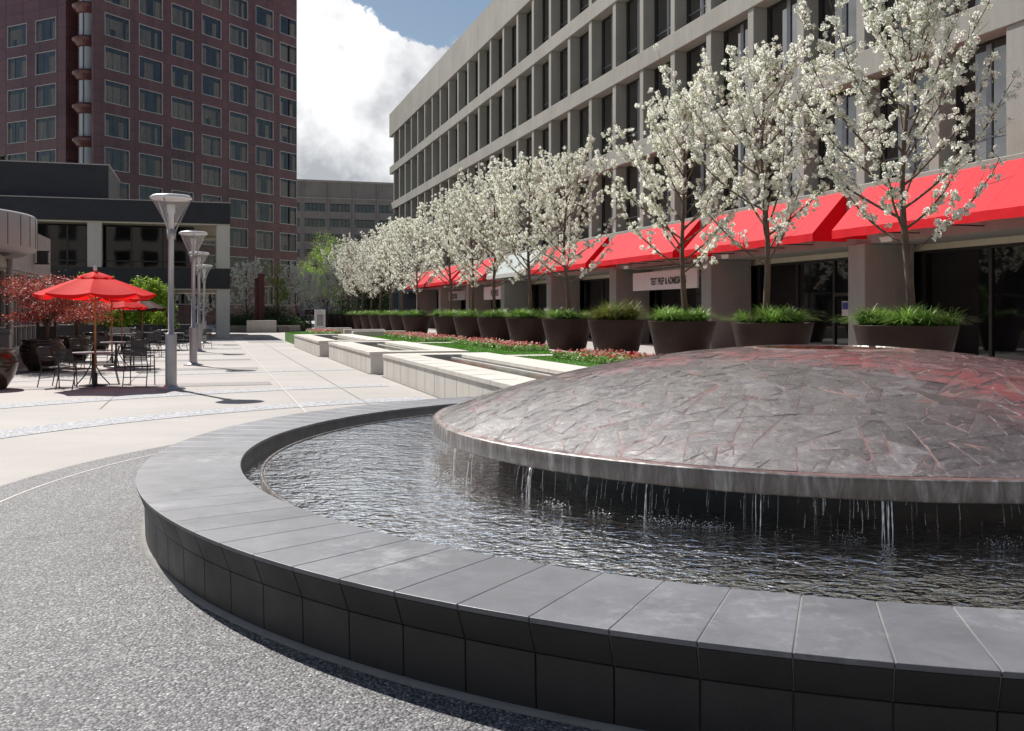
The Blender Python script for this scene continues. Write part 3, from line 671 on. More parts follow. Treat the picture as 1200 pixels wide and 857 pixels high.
for fi, z0 in enumerate((5.85, 10.20, 14.55, 18.90)):
    for v in fins[:-1]:
        vw = 3.433-.44-.04; X, Y, _ = W(UF, v+1.5); vis = 600+1150*X/Y < 1230 and 366-(z0-1.65)*1150/Y < 857 and 366-(z0-1.65)*1150/Y > -30
        spots.append((not vis, Y, z0, v))
spots.sort(); stuffb = MB()
for i, (nv, Y, z0, v) in enumerate(spots):
    if abs(v-20.43) < .1: vs, vw = v+.92, 3.433-.94
    else: vs, vw = v+.46, 3.433-.48
    zh = 3.46
    if i < 99:
        if proto is None: proto = win_mesh(1.0, zh); proto = proto.build('window', win_mats, bd); o = proto
        else: o = proto.copy(); COL.objects.link(o); o.parent = bd
        o.location = (0, vs, z0); o.scale = (1, vw, 1)
    else:
        x = UF+.66
        stuffb.box(x, x+.03, vs, vs+vw, z0, z0+zh)
tag(stuffb.build('window', [M['glass']], bd), kind='stuff')
# ground floor
cols = [27.3+10.3*k for k in range(-1, 9)]
for i, v in enumerate(cols):
    b = MB(); b.box(UF, UF+1.95, v, v+.88, 0, 3.9); b.build('column', M['col2'] if 'col2' in M else M['facade_dark'], bd, bevel=.02, bseg=1)
b = MB(); b.box(UF+.25, UF+2.6, VN, VE-.8, 3.902, 4.978); b.build('beam', M['facade_dark'], bd)
b = MB(); b.box(UF+2.2, UF+2.6, VN, VE-.8, 3.70, 3.90); b.build('lintel', M['soffit'], bd)
shops = []
for i in range(len(cols)-1):
    v0, v1 = cols[i]+.88, cols[i+1]
    side = 2.1 if i in (1,2,4,5,6,7,8) else 0.02
    # solid return wall at the far end of every bay, then glass
    gx = UF+2.3; b = MB()
    nb = [v0+.06, v0+(v1-v0)*.30, v0+(v1-v0)*.42, v0+(v1-v0)*.68, v1-.06]
    o = thing('shopfront', (0,0,0)); o.parent = bd
    g_ = MB(); g_.box(gx, gx+.02, v0+.05, v1-.05, .05, 3.66); g_.build('glass', M['glass'], o)
    for q in nb: b.box(gx-.06, gx+.05, q-.06, q+.06, 0.12, 3.60)
    b.box(gx-.06, gx+.05, v0, v1, 0, .12); b.box(gx-.06, gx+.05, v0, v1, 3.60, 3.70)
    b.box(gx-.055, gx+.045, nb[1]+.06, nb[2]-.06, 2.25, 2.38); b.build('frame', M['frame_dark'], o)
    g_ = MB(); g_.box(gx+.03, gx+.05, nb[2]+.1, nb[3]-.1, .2, 3.5); g_.build('blind', M['room'], o)
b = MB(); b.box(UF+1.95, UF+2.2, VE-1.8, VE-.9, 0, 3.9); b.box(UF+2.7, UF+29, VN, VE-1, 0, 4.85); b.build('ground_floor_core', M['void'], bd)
b = MB(); b.box(UF-.0, UF+1.95, VE-1.7, VE-.8, 0, 3.9); b.build('column', M['facade_dark'], bd)
# red awnings: each its own thing hung on the wall
aw_names = {0:'nearest', 1:'second', 2:'third', 3:'fourth'}
aw_labels = ['big red awning nearest the fountain, over the first dark shopfront at the right edge', 'red awning over the glass door with the blue poster, behind the second planter tree',
 'red awning directly over the TEST PREP & ADMISSIONS sign', 'red awning just beyond the TEST PREP sign, partly behind blossom', 'pale grey-green awning between the red ones',
 'red awning just beyond the pale grey-green one', 'red awning over the far dark sign plate', 'last red awning at the far end of the row']
ai = 0
for k in range(-1, 7):
    va, vb = 28.1+10.3*k+.05, 37.4+10.3*k
    U1, zt_, zv, zb = 19.08, 5.70, 4.27, 4.00
    if k == -1: va = 14.0
    mat = M['pale_canvas'] if k == 3 else M['red_canvas']
    L_ = vb-va
    o = thing('awning', W(0, va), TH, aw_labels[ai], 'awning', 'fabric awnings along the shopfronts'); ai += 1
    b = MB(); e = .012; u0, u1 = U1, UF-.065
    # sloping cloth sagging a little between the ribs, with a seam over every rib
    NPn = max(3, int(round(L_/1.55))); cc = NPn*8; vs = []; fs = []; R4 = 5; ra = random.Random(k+40)
    for i in range(cc+1):
        y = L_*i/cc; s_ = (i % 8)/8.0; sg = 4*s_*(1-s_)*.030*ra.uniform(.7,1.2)
        for j in range(R4+1):
            f = j/R4; zz = zt_+(zv-zt_)*f - sg*math.sin(math.pi*min(f*1.0,.93)); vs.append((u1+(u0-u1)*f, y, zz))
        vs.append((u0-.004+.006*math.sin(i*1.3), y, zb+.008*math.sin(i*.9+k)))
    w5 = R4+2
    for i in range(cc):
        for j in range(R4): fs.append((i*w5+j, i*w5+j+1, (i+1)*w5+j+1, (i+1)*w5+j))
    b.add(vs, fs, 0, True); b.build('canopy', mat, o, fix=False)
    b = MB(); b.add(vs, [(i*w5+R4, i*w5+R4+1, (i+1)*w5+R4+1, (i+1)*w5+R4) for i in range(cc)], 0, True)
    b.build('valance', M['red_valance'] if k != 3 else mat, o, fix=False)
    b = MB()
    for i in range(1, NPn):
        y = L_*i/NPn; b.add([(u1,y-.012,zt_+.004),(u0,y-.012,zv+.004),(u0-.008,y-.012,zb),(u0-.008,y+.012,zb),(u0,y+.012,zv+.004),(u1,y+.012,zt_+.004)], [(0,1,4,5),(1,2,3,4)])
    b.build('seam', mat, o, fix=False)
    for y in (0.0, L_-.012):
        b = MB(); b.prism([(0,0),(0,0)],0,0) if False else None
        pts = [(u1, zt_-.01), (u0+.009, zv-.005), (u0+.009, zb), (u1, zb+.02)]
        b.add([(p[0],y-.002,p[1]) for p in pts]+[(p[0],y+.012,p[1]) for p in pts], [(0,1,2,3),(7,6,5,4),(0,4,5,1),(1,5,6,2),(2,6,7,3),(3,7,4,0)])
        b.build('side_panel', M['red_valance'] if k != 3 else mat, o)
    b = MB(); q = .5
    while q < L_: b.box(u0+.02, u1+.3, q, q+.035, 4.05, 4.085); q += L_/5
    b.box(u0+.02, u0+.05, .05, L_-.05, 4.05, 4.085); b.build('frame', M['black_iron'], o)
# signs
def text_mesh(txt, size, mat, name, parent, loc, rot, extr=0.004, sx=1.0):
    cu = bpy.data.curves.new(name, 'FONT'); cu.body = txt; cu.size = size; cu.extrude = extr; cu.align_x = 'LEFT'; cu.offset = 0.012*size/0.4
    tmp = bpy.data.objects.new('tmp', cu); me = bpy.data.meshes.new_from_object(tmp); bpy.data.objects.remove(tmp)
    me.materials.clear(); me.materials.append(mat)
    o = bpy.data.objects.new(name, me); COL.objects.link(o); o.parent = parent; o.location = loc; o.rotation_euler = rot; o.scale = (sx,1,1); return o
def hung_sign(v0, v1, z0, z1, txt, size, tv, tz, label, mat=None, tm=None, sx=0.8):
    o = thing('shop_sign', W(UF+.20, v0), TH, label, 'sign', 'signs hung under the awnings')
    L_ = v1-v0; b = MB(); b.box(-.05, .05, 0, L_, z0, z1); b.build('board', mat or M['white_paint'], o, bevel=.006)
    for q in (.08, .5, .92):
        b = MB(); b.tube([(0, L_*q, z1),(0, L_*q, 3.93)], .018, 6); b.build('hanger', M['hanger'], o)
    b = MB(); b.tube([(0,.1,z1+.2),(0,L_-.1,z1+.2)], .022, 6); b.build('rail', M['hanger'], o)
    text_mesh(txt, size, tm or M['black_text'], 'lettering', o, (-.055, tv-v0, tz), (RAD(90), 0, RAD(-90)), sx=sx)
hung_sign(39.15, 46.05, 2.73, 3.62, 'TEST PREP & ADMISSIONS', 0.46, 43.95, 2.98, 'white hanging sign reading TEST PREP & ADMISSIONS', sx=.72)
hung_sign(68.6, 74.6, 2.62, 3.62, 'FUTURES', 0.62, 72.6, 2.90, 'white hanging sign with one dark word, beyond the pale awning', sx=.85)
hung_sign(80.6, 86.5, 2.7, 3.5, 'BOOKSTORE', 0.55, 85.9, 2.86, 'dull grey hanging sign with a dark word, far along the shopfronts', M['alu'], sx=.8)
# poster on the glass door
tz = thing('door_poster', W(UF+2.2, 30.9, 0), TH, 'small blue and white poster on the glass door behind the second planter', 'poster')
b = MB(); b.box(-.02, 0, 0, .62, 1.75, 2.02); b.build('header', M['blue_paper'], tz); b = MB(); b.box(-.016, 0, -.03, .65, 1.5, 2.06); b.build('paper', M['white_paint'], tz)
# ================================================================== TREES, PLANTERS, GRASS
def pear_skeleton(seed, H=6.9, base=1.4, Rmax=1.95, n1=30):
    r = random.Random(seed); br = []      # list of (pts, radii, level)
    lx, ly = r.uniform(-.10,.10), r.uniform(-.10,.10)
    def trunk(z): 
        f = z/H; return Vector((lx*math.sin(f*3)+.06*math.sin(f*9+seed), ly*math.sin(f*2.6)+.05*math.cos(f*8+seed), z))
    tz = [H*k/16 for k in range(17)]
    br.append(([trunk(z) for z in tz], [0.075*(1-f*0.93)**0.9+.004 if f > .2 else 0.085-.05*f for f in [z/H for z in tz]], 0))
    tips = []
    for i in range(n1):
        f = (i+r.uniform(-.3,.3))/n1; f = max(0, f)
        z = base+(H*0.90-base)*f**0.95; az = i*2.399+r.uniform(-.5,.5); p = trunk(z)
        prof = math.sin(math.pi*min(1, (f*0.80+0.26)))**0.8      # widest a third of the way up
        Ln = (Rmax*prof/0.62+0.35)*r.uniform(.8,1.15)
        el = RAD(r.uniform(14,34) + 30*f); pts = [p]; d = Vector((math.cos(az)*math.cos(el), math.sin(az)*math.cos(el), math.sin(el)))
        n = 8; cur = p.copy()
        for k in range(n):
            d = (d + Vector((r.uniform(-.12,.12), r.uniform(-.12,.12), .07+.012*k))).normalized(); cur = cur + d*(Ln/n); pts.append(cur.copy())
        r0 = 0.030*(1-f*.65); br.append((pts, [r0*(1-.85*k/n)+.002 for k in range(n+1)], 1))
        # secondary shoots
        ns = int(6+Ln*4.6)
        for j in range(ns):
            t = .22+.78*(j+r.random())/ns; kk = min(int(t*n), n-1); q = pts[kk].lerp(pts[kk+1], t*n-kk)
            dd = (pts[kk+1]-pts[kk]).normalized(); dd = (dd*0.8+Vector((r.gauss(0,.7), r.gauss(0,.7), r.uniform(-.45,.75)))).normalized()
            l2 = r.uniform(.25,.75)*(1.1-.4*t); p2 = [q]; c2 = q.copy()
            for k in range(4): dd = (dd+Vector((r.uniform(-.15,.15), r.uniform(-.15,.15), .08))).normalized(); c2 = c2+dd*(l2/4); p2.append(c2.copy())
            br.append((p2, [.008,.007,.005,.004,.002], 2)); tips.append(p2)
        tips.append(pts[3:])
    tips.append([trunk(z) for z in tz[9:]])
    return br, tips
PET = None
def blossom_mesh(name, tips, seed, mat, parent, per_m=15, crad=0.060, nb=15, br_=0.021, skip=0.10):
    rng = np.random.default_rng(seed); cs = []
    for p in tips:
        for a, c in zip(p[:-1], p[1:]):
            l = (c-a).length; n = rng.poisson(l*per_m)
            for _ in range(n):
                q = a.lerp(c, rng.random()); cs.append((q.x, q.y, q.z))
    C = np.array(cs); C += rng.normal(0, 0.045, C.shape)
    C = C[rng.random(len(C)) > skip]
    n = len(C); sz = rng.uniform(.65, 1.25, n)
    d = rng.normal(0,1,(n,nb,3)); d /= np.linalg.norm(d,axis=2)[...,None]
    cen = (C[:,None,:]+d*(crad*sz)[:,None,None]*rng.uniform(.75,1.05,(n,nb,1))).reshape(-1,3); nn = d.reshape(-1,3)
    # each flower: five petals, every petal one quad
    a = np.cross(nn, rng.normal(0,1,nn.shape)); a /= np.linalg.norm(a,axis=1)[:,None]; bb = np.cross(nn, a)
    m = len(nn); V = []; rad = br_*np.repeat(sz, nb)[:,None]*rng.uniform(.8,1.15,(m,1))
    for k in range(5):
        t = 2*math.pi*k/5; u = a*math.cos(t)+bb*math.sin(t); s = -a*math.sin(t)+bb*math.cos(t)
        V += [cen, cen+u*rad*.6+s*rad*.5+nn*rad*.25, cen+u*rad*1.05+nn*rad*.38, cen+u*rad*.6-s*rad*.5+nn*rad*.25]
    V = np.stack(V,1).reshape(-1,3); F = np.arange(len(V)).reshape(-1,4)
    # rounded heart of every cluster
    oc = np.array([[1,0,0],[-1,0,0],[0,1,0],[0,-1,0],[0,0,1],[0,0,-1]]+[[a_*.577,b_*.577,c_*.577] for a_ in (1,-1) for b_ in (1,-1) for c_ in (1,-1)], float)
    fq = []
    for ax_, (i0, sg_) in enumerate(((0,1),(1,-1))): pass
    cube = lambda a_,b_,c_: 6+(0 if a_ > 0 else 4)+(0 if b_ > 0 else 2)+(0 if c_ > 0 else 1)
    for a_, b_, c_ in ((1,0,0),(0,1,0),(0,0,1)):
        for s_ in (1,-1):
            p_ = {(1,0,0):0,(0,1,0):2,(0,0,1):4}[(a_,b_,c_)]+(0 if s_ > 0 else 1)
            if a_: rg_ = [cube(s_,1,1),cube(s_,-1,1),cube(s_,-1,-1),cube(s_,1,-1)]
            elif b_: rg_ = [cube(1,s_,1),cube(1,s_,-1),cube(-1,s_,-1),cube(-1,s_,1)]
            else: rg_ = [cube(1,1,s_),cube(-1,1,s_),cube(-1,-1,s_),cube(1,-1,s_)]
            for q_ in range(0,4,2):
                fq.append([p_, rg_[q_], rg_[(q_+1)%4], rg_[(q_+1)%4]] if False else [p_, rg_[q_], rg_[(q_+1)%4], rg_[(q_+2)%4]])
    fq = np.array(fq); V2 = (C[:,None,:]+oc[None]*(crad*.62*sz)[:,None,None]*rng.uniform(.8,1.15,(n,14,1))).reshape(-1,3)
    F2 = (fq[None]+(np.arange(n)*14)[:,None,None]).reshape(-1,4)+len(V)
    return npmesh(name, np.concatenate([V,V2]), np.concatenate([F,F2]), mat, parent), C
def make_pear(seed, H=6.9, per_m=15, base=1.45, Rmax=1.95, leaves=0.5, lean=0):
    root = thing('blossom_tree', (0,0,0))
    br, tips = pear_skeleton(seed, H, base, Rmax)
    b = MB(); b.tube(*br[0][:2], 10); b.build('trunk', M['bark'], root, fix=False)
    b = MB()
    for p, rr_, lv in br[1:]: b.tube(p, rr_, 5 if lv == 1 else 3, cap=False)
    b.build('branches', M['bark'], root, fix=False)
    o, C = blossom_mesh('blossom', tips, seed+50, M['petal'], root, per_m)
    rng = np.random.default_rng(seed+9); k = rng.random(len(C)) < leaves; c = (C[k][:,None,:]+rng.normal(0,.045,(k.sum(),4,3))).reshape(-1,3)
    V, F = lquads(c, 0.055, rng, .5, .5); npmesh('leaves', V, F, M['young'], root)
    return root
pears = [make_pear(s, H=h, Rmax=rm, per_m=pm) for s, h, rm, pm in ((1,6.9,1.72,6.8),(2,6.75,1.85,7.4),(3,6.7,1.95,7.6),(4,6.9,1.95,8.6))]
def planter_proto():
    o = thing('planter', (0,0,0)); D = 1.90; H = 1.40
    b = MB(); b.lathe([(0,0.01),(.60,0.0),(.64,.01),(.955,H-.01),(.955,H),(.905,H),(.885,H-.12),(.0,H-.12)], 56); b.build('pot', M['planter'], o)
    b = MB(); b.lathe([(0,H-.05),(.5,H-.06),(.9,H-.10)], 32); b.build('soil', M['soil'], o)
    return o
planter = planter_proto()
def grass_proto(seed, kind=0):
    o = thing('ornamental_grass', (0,0,0)); rng = np.random.default_rng(seed); Vs = []; Fs = []; off = 0
    if kind == 0:
        cl = [(rng.uniform(.1,.80), rng.uniform(0,6.28)) for _ in range(15)]; LB, n = .50, 230
    else: cl = [(.45, 3.5), (.45, .4), (.55,3.1),(.3,3.9),(.55,.1),(.35,.9)]; LB, n = .80, 330
    for i, (r, a) in enumerate(cl):
        c = np.array([r*math.cos(a), r*math.sin(a), 1.33]); l = LB*rng.uniform(.8,1.3)
        P = c+np.concatenate([rng.normal(0, .045 if kind==0 else .09,(n,2)), np.zeros((n,1))],1)
        V, F = blades(P, l, .027 if kind==0 else .022, rng, 1.15, 5); Vs.append(V); Fs.append(F+off); off += len(V)
    npmesh('blades', np.concatenate(Vs), np.concatenate(Fs), M['grass'] if kind == 0 else M['grass_y'], o); return o
grasses = [grass_proto(21), grass_proto(22), grass_proto(23)]; tall = grass_proto(24, 1)
UP = 12.77; D_ = 4.674
ordn = ['first','second','third','fourth','fifth','sixth','seventh','eighth','ninth','tenth','eleventh','twelfth','thirteenth','fourteenth','fifteenth','sixteenth','seventeenth','eighteenth','nineteenth','twentieth','twenty-first','twenty-second']
used_p = used_t = False; used_g = set(); used_tr = set(); cnt = 0
hints = {0:'seen over the dome at the right edge', 1:'before the door with the blue poster', 2:'in front of the TEST PREP sign', 3:'the one without a tree', 4:'just left of the treeless one', 8:'just before the gap in the row', 10:'just after the gap in the row'}
rt_ = random.Random(5)
for k in range(0, 22):
    if k == 9: continue
    u, v = UP, 15.8+D_*k
    lab = '%s big tapered brown planter from the right' % ordn[cnt] + (', ' + hints[k] if k in hints else '')
    o = planter if not used_p else copy_tree(planter); used_p = True
    o.location = W(u, v); o.rotation_euler = (0,0,rt_.uniform(0,6)); tag(o, lab, 'planter', 'row of big tapered planters')
    if k == 3: g = tall; g.rotation_euler = (0,0,TH)
    else:
        gi = k % 3; g = grasses[gi] if gi not in used_g else copy_tree(grasses[gi]); used_g.add(gi); g.rotation_euler = (0,0,rt_.uniform(0,6))
    g.location = W(u, v)
    glab = 'two tall tufts of arching grass, one yellow-tipped, filling the planter without a tree' if k == 3 else 'arching green grass in the %s planter from the right' % ordn[cnt]
    tag(g, glab, 'ornamental grass', 'grasses in the planters')
    if k != 3 and k < 19:
        ti = {0:0, 1:1, 2:2}.get(k, k % 4); tr = pears[ti] if ti not in used_tr else copy_tree(pears[ti]); used_tr.add(ti)
        tr.location = W(u, v, 1.30)+Vector((rt_.uniform(-.1,.1), 0, 0)); tr.rotation_euler = (0,0,rt_.uniform(0,6)); s_ = rt_.uniform(.93,1.05) if k > 2 else 1; tr.scale = (s_,)*3
        tag(tr, 'white blossoming pear tree in the %s planter from the right' % ordn[cnt], 'tree', 'blossoming trees in the planters')
    cnt += 1
# trees at the end of the plaza
def far_pear(src, loc, s, label, rz):
    t = copy_tree(pears[src]); t.location = loc; t.rotation_euler = (0,0,rz); t.scale = (s,)*3; tag(t, label, 'tree', 'trees in the bed before the red tower')
far_pear(0, PX(290, 88), .92, 'small white blossom tree left of the dark red pillar', 1)
far_pear(2, PX(346, 92), .9, 'small sparse blossom tree at the right corner of the red tower', 4)
far_pear(3, PX(240, 84), .8, 'small blossom tree seen through the open bay of the charcoal building', 2)
def blob_tree(name, loc, H, R, seed, mat, n, label, group, zc=.62, lsize=.16, trunk=True, cat='tree', lumps=16):
    o = thing(name, loc, 0, label, cat, group); rng = np.random.default_rng(seed); r = random.Random(seed)
    if trunk:
        b = MB(); b.tube([(0,0,0),(.03,.02,H*.3),(-.02,.03,H*.6),(0,0,H*.9)], [.10,.08,.05,.015], 8); b.build('trunk', M['bark'], o, fix=False)
        b = MB()
        for k in range(14):
            a = k*2.4; z = H*(.25+.045*k); l = R*.9
            b.tube([(0,0,z),(l*.5*math.cos(a), l*.5*math.sin(a), z+l*.4),(l*math.cos(a), l*math.sin(a), z+l*.95)], [.035,.02,.006], 4, cap=False)
        b.build('branches', M['bark'], o, fix=False)
    cs = []
    for k in range(lumps):
        a = r.uniform(0,6.28); rr_ = R*r.uniform(.1,.78); z = H*(zc+r.uniform(-1,1)*(1-zc)*.8)
        taper = max(.35, math.cos((z/H-zc)/(1-zc)*1.2)); cs.append((rr_*taper*math.cos(a), rr_*taper*math.sin(a), z, R*r.uniform(.25,.48)))
    cs = np.array(cs); k = rng.integers(0,len(cs),n); d = rng.normal(0,1,(n,3)); d /= np.linalg.norm(d,axis=1)[:,None]; rad = rng.uniform(.35,1.1,n)**.6
    C = cs[k,:3]+d*(cs[k,3]*rad)[:,None]
    V, F = lquads(C, lsize, rng, .6, .4); npmesh('foliage', V, F, mat, o); return o
blob_tree('pear_tree', PX(325, 90), 6.3, 1.5, 31, M['hedge_l'] if 'hedge_l' in M else M['young'], 2600, 'small grey-green tree between the white ones before the red tower', 'trees in the bed before the red tower', lsize=.12)
blob_tree('green_tree', PX(376, 156), 14.2, 4.6, 32, M['fresh'], 14000, 'bright green tree at the end of the plaza below the grey building', 'trees beyond the lawns')
blob_tree('green_tree', PX(392, 160), 12.2, 3.6, 33, M['fresh'], 10000, 'second bright green tree, half hidden by the blossom row', 'trees beyond the lawns')
far_pear(1, PX(364, 103), .88, 'pale blossom tree in the shade just right of the red tower', 2.2)
far_pear(2, PX(384, 99), .85, 'pale blossom tree behind the white information pylon', .4)
for i, (px, Y, H, R) in enumerate(((440,122,6.5,2.6),(455,126,7,2.6),(425,130,7,3.0),(408,134,7,3.0),(470,131,7,2.6))):
    blob_tree('evergreen_tree', PX(px, Y), H, R, 60+i, M['hedge'], 6000, ['dark evergreen tree behind the blossom trunks','dark evergreen at the far corner of the concrete building','dark evergreen left of the other evergreens','leftmost dark evergreen behind the far planters','dark evergreen hidden by the building corner'][i], 'evergreens at the end of the planter row', zc=.5, lsize=.2)
def hedge(px, Y, wd, dp, h, seed, label, n=5000):
    o = thing('shrub', PX(px, Y), TH, label, 'shrub', 'clipped shrubs in the far bed'); rng = np.random.default_rng(seed)
    cs = rng.uniform([-wd/2,-dp/2,.25*h],[wd/2,dp/2,.72*h],(16,3)); k = rng.integers(0,16,n); d = rng.normal(0,1,(n,3)); d /= np.linalg.norm(d,axis=1)[:,None]
    C = cs[k]+d*np.array([.5*h,.5*h,.33*h])*rng.uniform(.6,1.1,(n,1))**.5; C[:,2] = np.abs(C[:,2]); V, F = lquads(C, .12, rng, .6, .4); npmesh('foliage', V, F, M['hedge'], o)
hedge(280, 84, 3.2, 1.2, 1.5, 71, 'dark clipped shrub beside the charcoal building column'); hedge(332, 84, 2.8, 1.2, 1.35, 72, 'dark clipped shrub right of the pale bench wall')
hedge(297, 88, 3.0, 1.2, 2.1, 73, 'taller dark shrub behind the pale bench wall'); hedge(318, 87.5, 2.6, 1.2, 2.2, 74, 'taller dark shrub right of the dark red pillar'); hedge(345, 86, 1.8, 1.0, 1.3, 75, 'last dark shrub at the right end of the bed')
b = MB(); b.box(-1.15,1.15,-.4,.4,0,.98); tag(b.build('bench_wall', M['white_conc'], loc=PX(306.5,79.5), rz=TH, bevel=.02), 'pale concrete bench wall in front of the dark shrubs', 'bench')
for i, (px, wd) in enumerate(((276,2.0),(288,1.4),(325,1.3),(333,1.8),(345,1.6))):
    b = MB(); b.box(-wd/2*.55,wd/2*.55,-.3,.3,0,.55); tag(b.build('stone_block', M['back_conc'], loc=PX(px,80.5), rz=TH, bevel=.02), ['grey stone edging block beside the charcoal building','grey edging block left of the bench wall','grey edging block touching the right end of the bench wall','second grey edging block right of the bench wall','last grey edging block on the right'][i], 'edging block', 'grey blocks edging the far bed')
b = MB(); b.box(-.28,.28,-.28,.28,0,5.0); b.box(-.55,-.30,-.2,.2,0,4.6); tag(b.build('steel_pillar', M['red_steel'], loc=PX(306,85), rz=TH, bevel=.03), 'dark red steel pillar rising behind the bench wall', 'pillar')
# ================================================================== RED GRANITE TOWER
def facade(b, P, dx, s0, s1, z0, z1, cols_, rows_, depth=.18, m=0):
    """wall with holes, P origin, dx unit direction, outward normal n = dx x z"""
    n = Vector((dx.y, -dx.x, 0))
    def q(s, z, d=0): v = P+dx*s-n*d; return (v.x, v.y, z)
    xs = [s0]+[e for c in cols_ for e in c]+[s1]
    zs = [z0]+[e for c in rows_ for e in c]+[z1]
    for i in range(len(xs)-1):
        for j in range(len(zs)-1):
            a, c, d, e = xs[i], xs[i+1], zs[j], zs[j+1]
            if c-a < 1e-4 or e-d < 1e-4: continue
            if i % 2 == 1 and j % 2 == 1:
                b.quad(q(a,d),q(c,d),q(c,d,depth),q(a,d,depth),m); b.quad(q(a,e,depth),q(c,e,depth),q(c,e),q(a,e),m)
                b.quad(q(a,d),q(a,d,depth),q(a,e,depth),q(a,e),m); b.quad(q(c,d,depth),q(c,d),q(c,e),q(c,e,depth),m)
            else: b.quad(q(a,d),q(c,d),q(c,e),q(a,e),m)
C0 = Vector((-47.8,112.2,0)); E1 = Vector((math.sin(RAD(27.9)), math.cos(RAD(27.9)), 0)); E2 = Vector((-E1.y, E1.x, 0))
tw = thing('granite_tower', C0, 0, 'tall red granite office tower with square windows on the left', 'building')
def s_of(px, Pt, d): t = (px-600)/1150; return (t*Pt.y-Pt.x)/(d.x-t*d.y)
cw = [(s_of(a,C0,E1), s_of(c,C0,E1)) for a, c in ((122.7,152),(162.8,190.6),(201,226.6),(236.5,259.3),(268.9,290.5),(299.7,320.3),(328,347.8))]
rows = [(24.7-2.62+3.89*k, 24.7+3.89*k) for k in range(-5, 6)]
Z3 = Vector((0,0,0))
b = MB(); facade(b, Z3, E1, 0, 33.5, 0, 48, cw, rows)
lw = [(s_of(a,C0,E2), s_of(c,C0,E2)) for a, c in ((65.5,41.5),(31.5,8.8))]; wl = lw[0][1]-lw[0][0]; pitch = lw[1][0]-lw[0][0]
lw = [(lw[0][0]+pitch*k, lw[0][0]+pitch*k+wl) for k in range(7)]
TB = 41.2
# left face: s runs away from the corner along E2; outward normal must face the camera
def lf(b, s0, s1, z0, z1, cols_, rows_):
    dx = -E2; P = E2*s1; L_ = s1-s0
    cc = sorted((s1-c, s1-a) for a, c in cols_); facade(b, P, dx, 0, L_, z0, z1, cc, rows_)
lf(b, 4.8, 34, 0, TB, lw, [r for r in rows if r[1] < TB-1]); lf(b, 0, 34, TB, 48, [(1.0,1.0+wl)]+lw, [r for r in rows if r[0] > TB])
# notch returns
nl = Vector((-E2.y*-1, 0, 0)); nout = Vector((-E1.x, -E1.y, 0))   # outward normal of the left face = -E1
def P3(s2, d, z): v = E2*s2+E1*d; return (v.x, v.y, z)
b.quad(P3(4.8,0,0),P3(4.8,1.6,0),P3(4.8,1.6,TB),P3(4.8,0,TB)); b.quad(P3(0.4,1.6,0),P3(4.8,1.6,0),P3(4.8,1.6,TB),P3(0.4,1.6,TB)); b.quad(P3(0,0,0),P3(.4,0,0),P3(.4,0,TB),P3(0,0,TB))
b.quad(P3(.02,0,TB),P3(4.8,0,TB),P3(4.8,2.6,TB),P3(.02,2.6,TB)); b.quad(P3(0.4,0,0),P3(0.4,1.6,0),P3(0.4,1.6,TB),P3(0.4,0,TB))
# back and roof
e = [E2*0, E1*33.5, E1*33.5+E2*34, E2*34]
b.quad(*[(p.x,p.y,48) for p in e]); b.quad(*[(p.x,p.y,z) for p, z in ((e[1],0),(e[2],0),(e[2],48),(e[1],48))]); b.quad(*[(p.x,p.y,z) for p, z in ((e[2],0),(e[3],0),(e[3],48),(e[2],48))])
b.build('wall', M['granite'], tw, fix=False)
def tower_win(wd, ht, var):
    w_ = MB(); d = .16
    w_.box(0, wd, d, d+.02, 0, ht, 0)
    for a, c, z0, z1 in ((0,wd,0,.065),(0,wd,ht-.065,ht),(0,.065,.065,ht-.065),(wd-.065,wd,.065,ht-.065)): w_.box(a, c, -.02, d+.01, z0, z1, 1)
    for q in (.36,.68): w_.box(wd*q-.02, wd*q+.02, d-.02, d+.01, .09, ht-.09, 3)
    rv = random.Random(var*13+5); x = .03; top = ht-rv.uniform(.45,.75)
    while x < .94:
        wd_ = rv.uniform(.10,.34); e_ = min(x+wd_, .97)
        if rv.random() < .62: w_.box(wd*x, wd*(e_-.005), d-.012, d-.004, .07 if rv.random() < .8 else ht*.35, top, rv.choice((2,4,4)))
        x = e_
    return w_
wmats = [M['glass_tower'], M['frame_light'], M['blind'], M['frame_dark'], M['curtain_grey']]
def add_windows(parent, P, dx, cols_, rows_, yrot, mats, visf, budget, nvar=9, mk=tower_win):
    protos = {}; rnd_ = random.Random(3); made = 0; rest = MB()
    cand = [(c, r) for r in rows_ for c in cols_]; cand.sort(key=lambda q: not visf(q))
    for (a, c), (z0, z1) in cand:
        wd = c-a; key = (round(wd,1), rnd_.randrange(nvar)); pos = P+dx*a
        if made >= budget or not visf(((a,c),(z0,z1))):
            w_ = mk(wd, z1-z0, 1); R_ = Matrix.Rotation(yrot, 3, 'Z')
            rest.v; o_ = len(rest.v); rest.v += [tuple(R_ @ Vector(p)+Vector((pos.x,pos.y,z0))) for p in w_.v]; rest.f += [tuple(i+o_ for i in f) for f in w_.f]; rest.m += w_.m; rest.sm += w_.sm; continue
        if key not in protos: protos[key] = mk(wd, z1-z0, key[1]).build('window', mats, parent); o = protos[key]
        else: o = protos[key].copy(); COL.objects.link(o); o.parent = parent; o.scale = (wd/protos[key]['w'],1,1)
        if 'w' not in o: o['w'] = wd
        o.location = (pos.x, pos.y, z0); o.rotation_euler = (0,0,yrot); made += 1
    return rest
rest = add_windows(tw, Z3, E1, cw, rows, math.atan2(E1.y, E1.x), wmats, lambda q: q[1][0] < 46, 90)
lw_all = [(34-c, 34-a) for a, c in lw]
rest2 = add_windows(tw, E2*34, -E2, lw_all, [r for r in rows if r[1] < TB-1], math.atan2(-E2.y, -E2.x), wmats, lambda q: q[0][0] > 17 and q[1][0] > 15, 12)
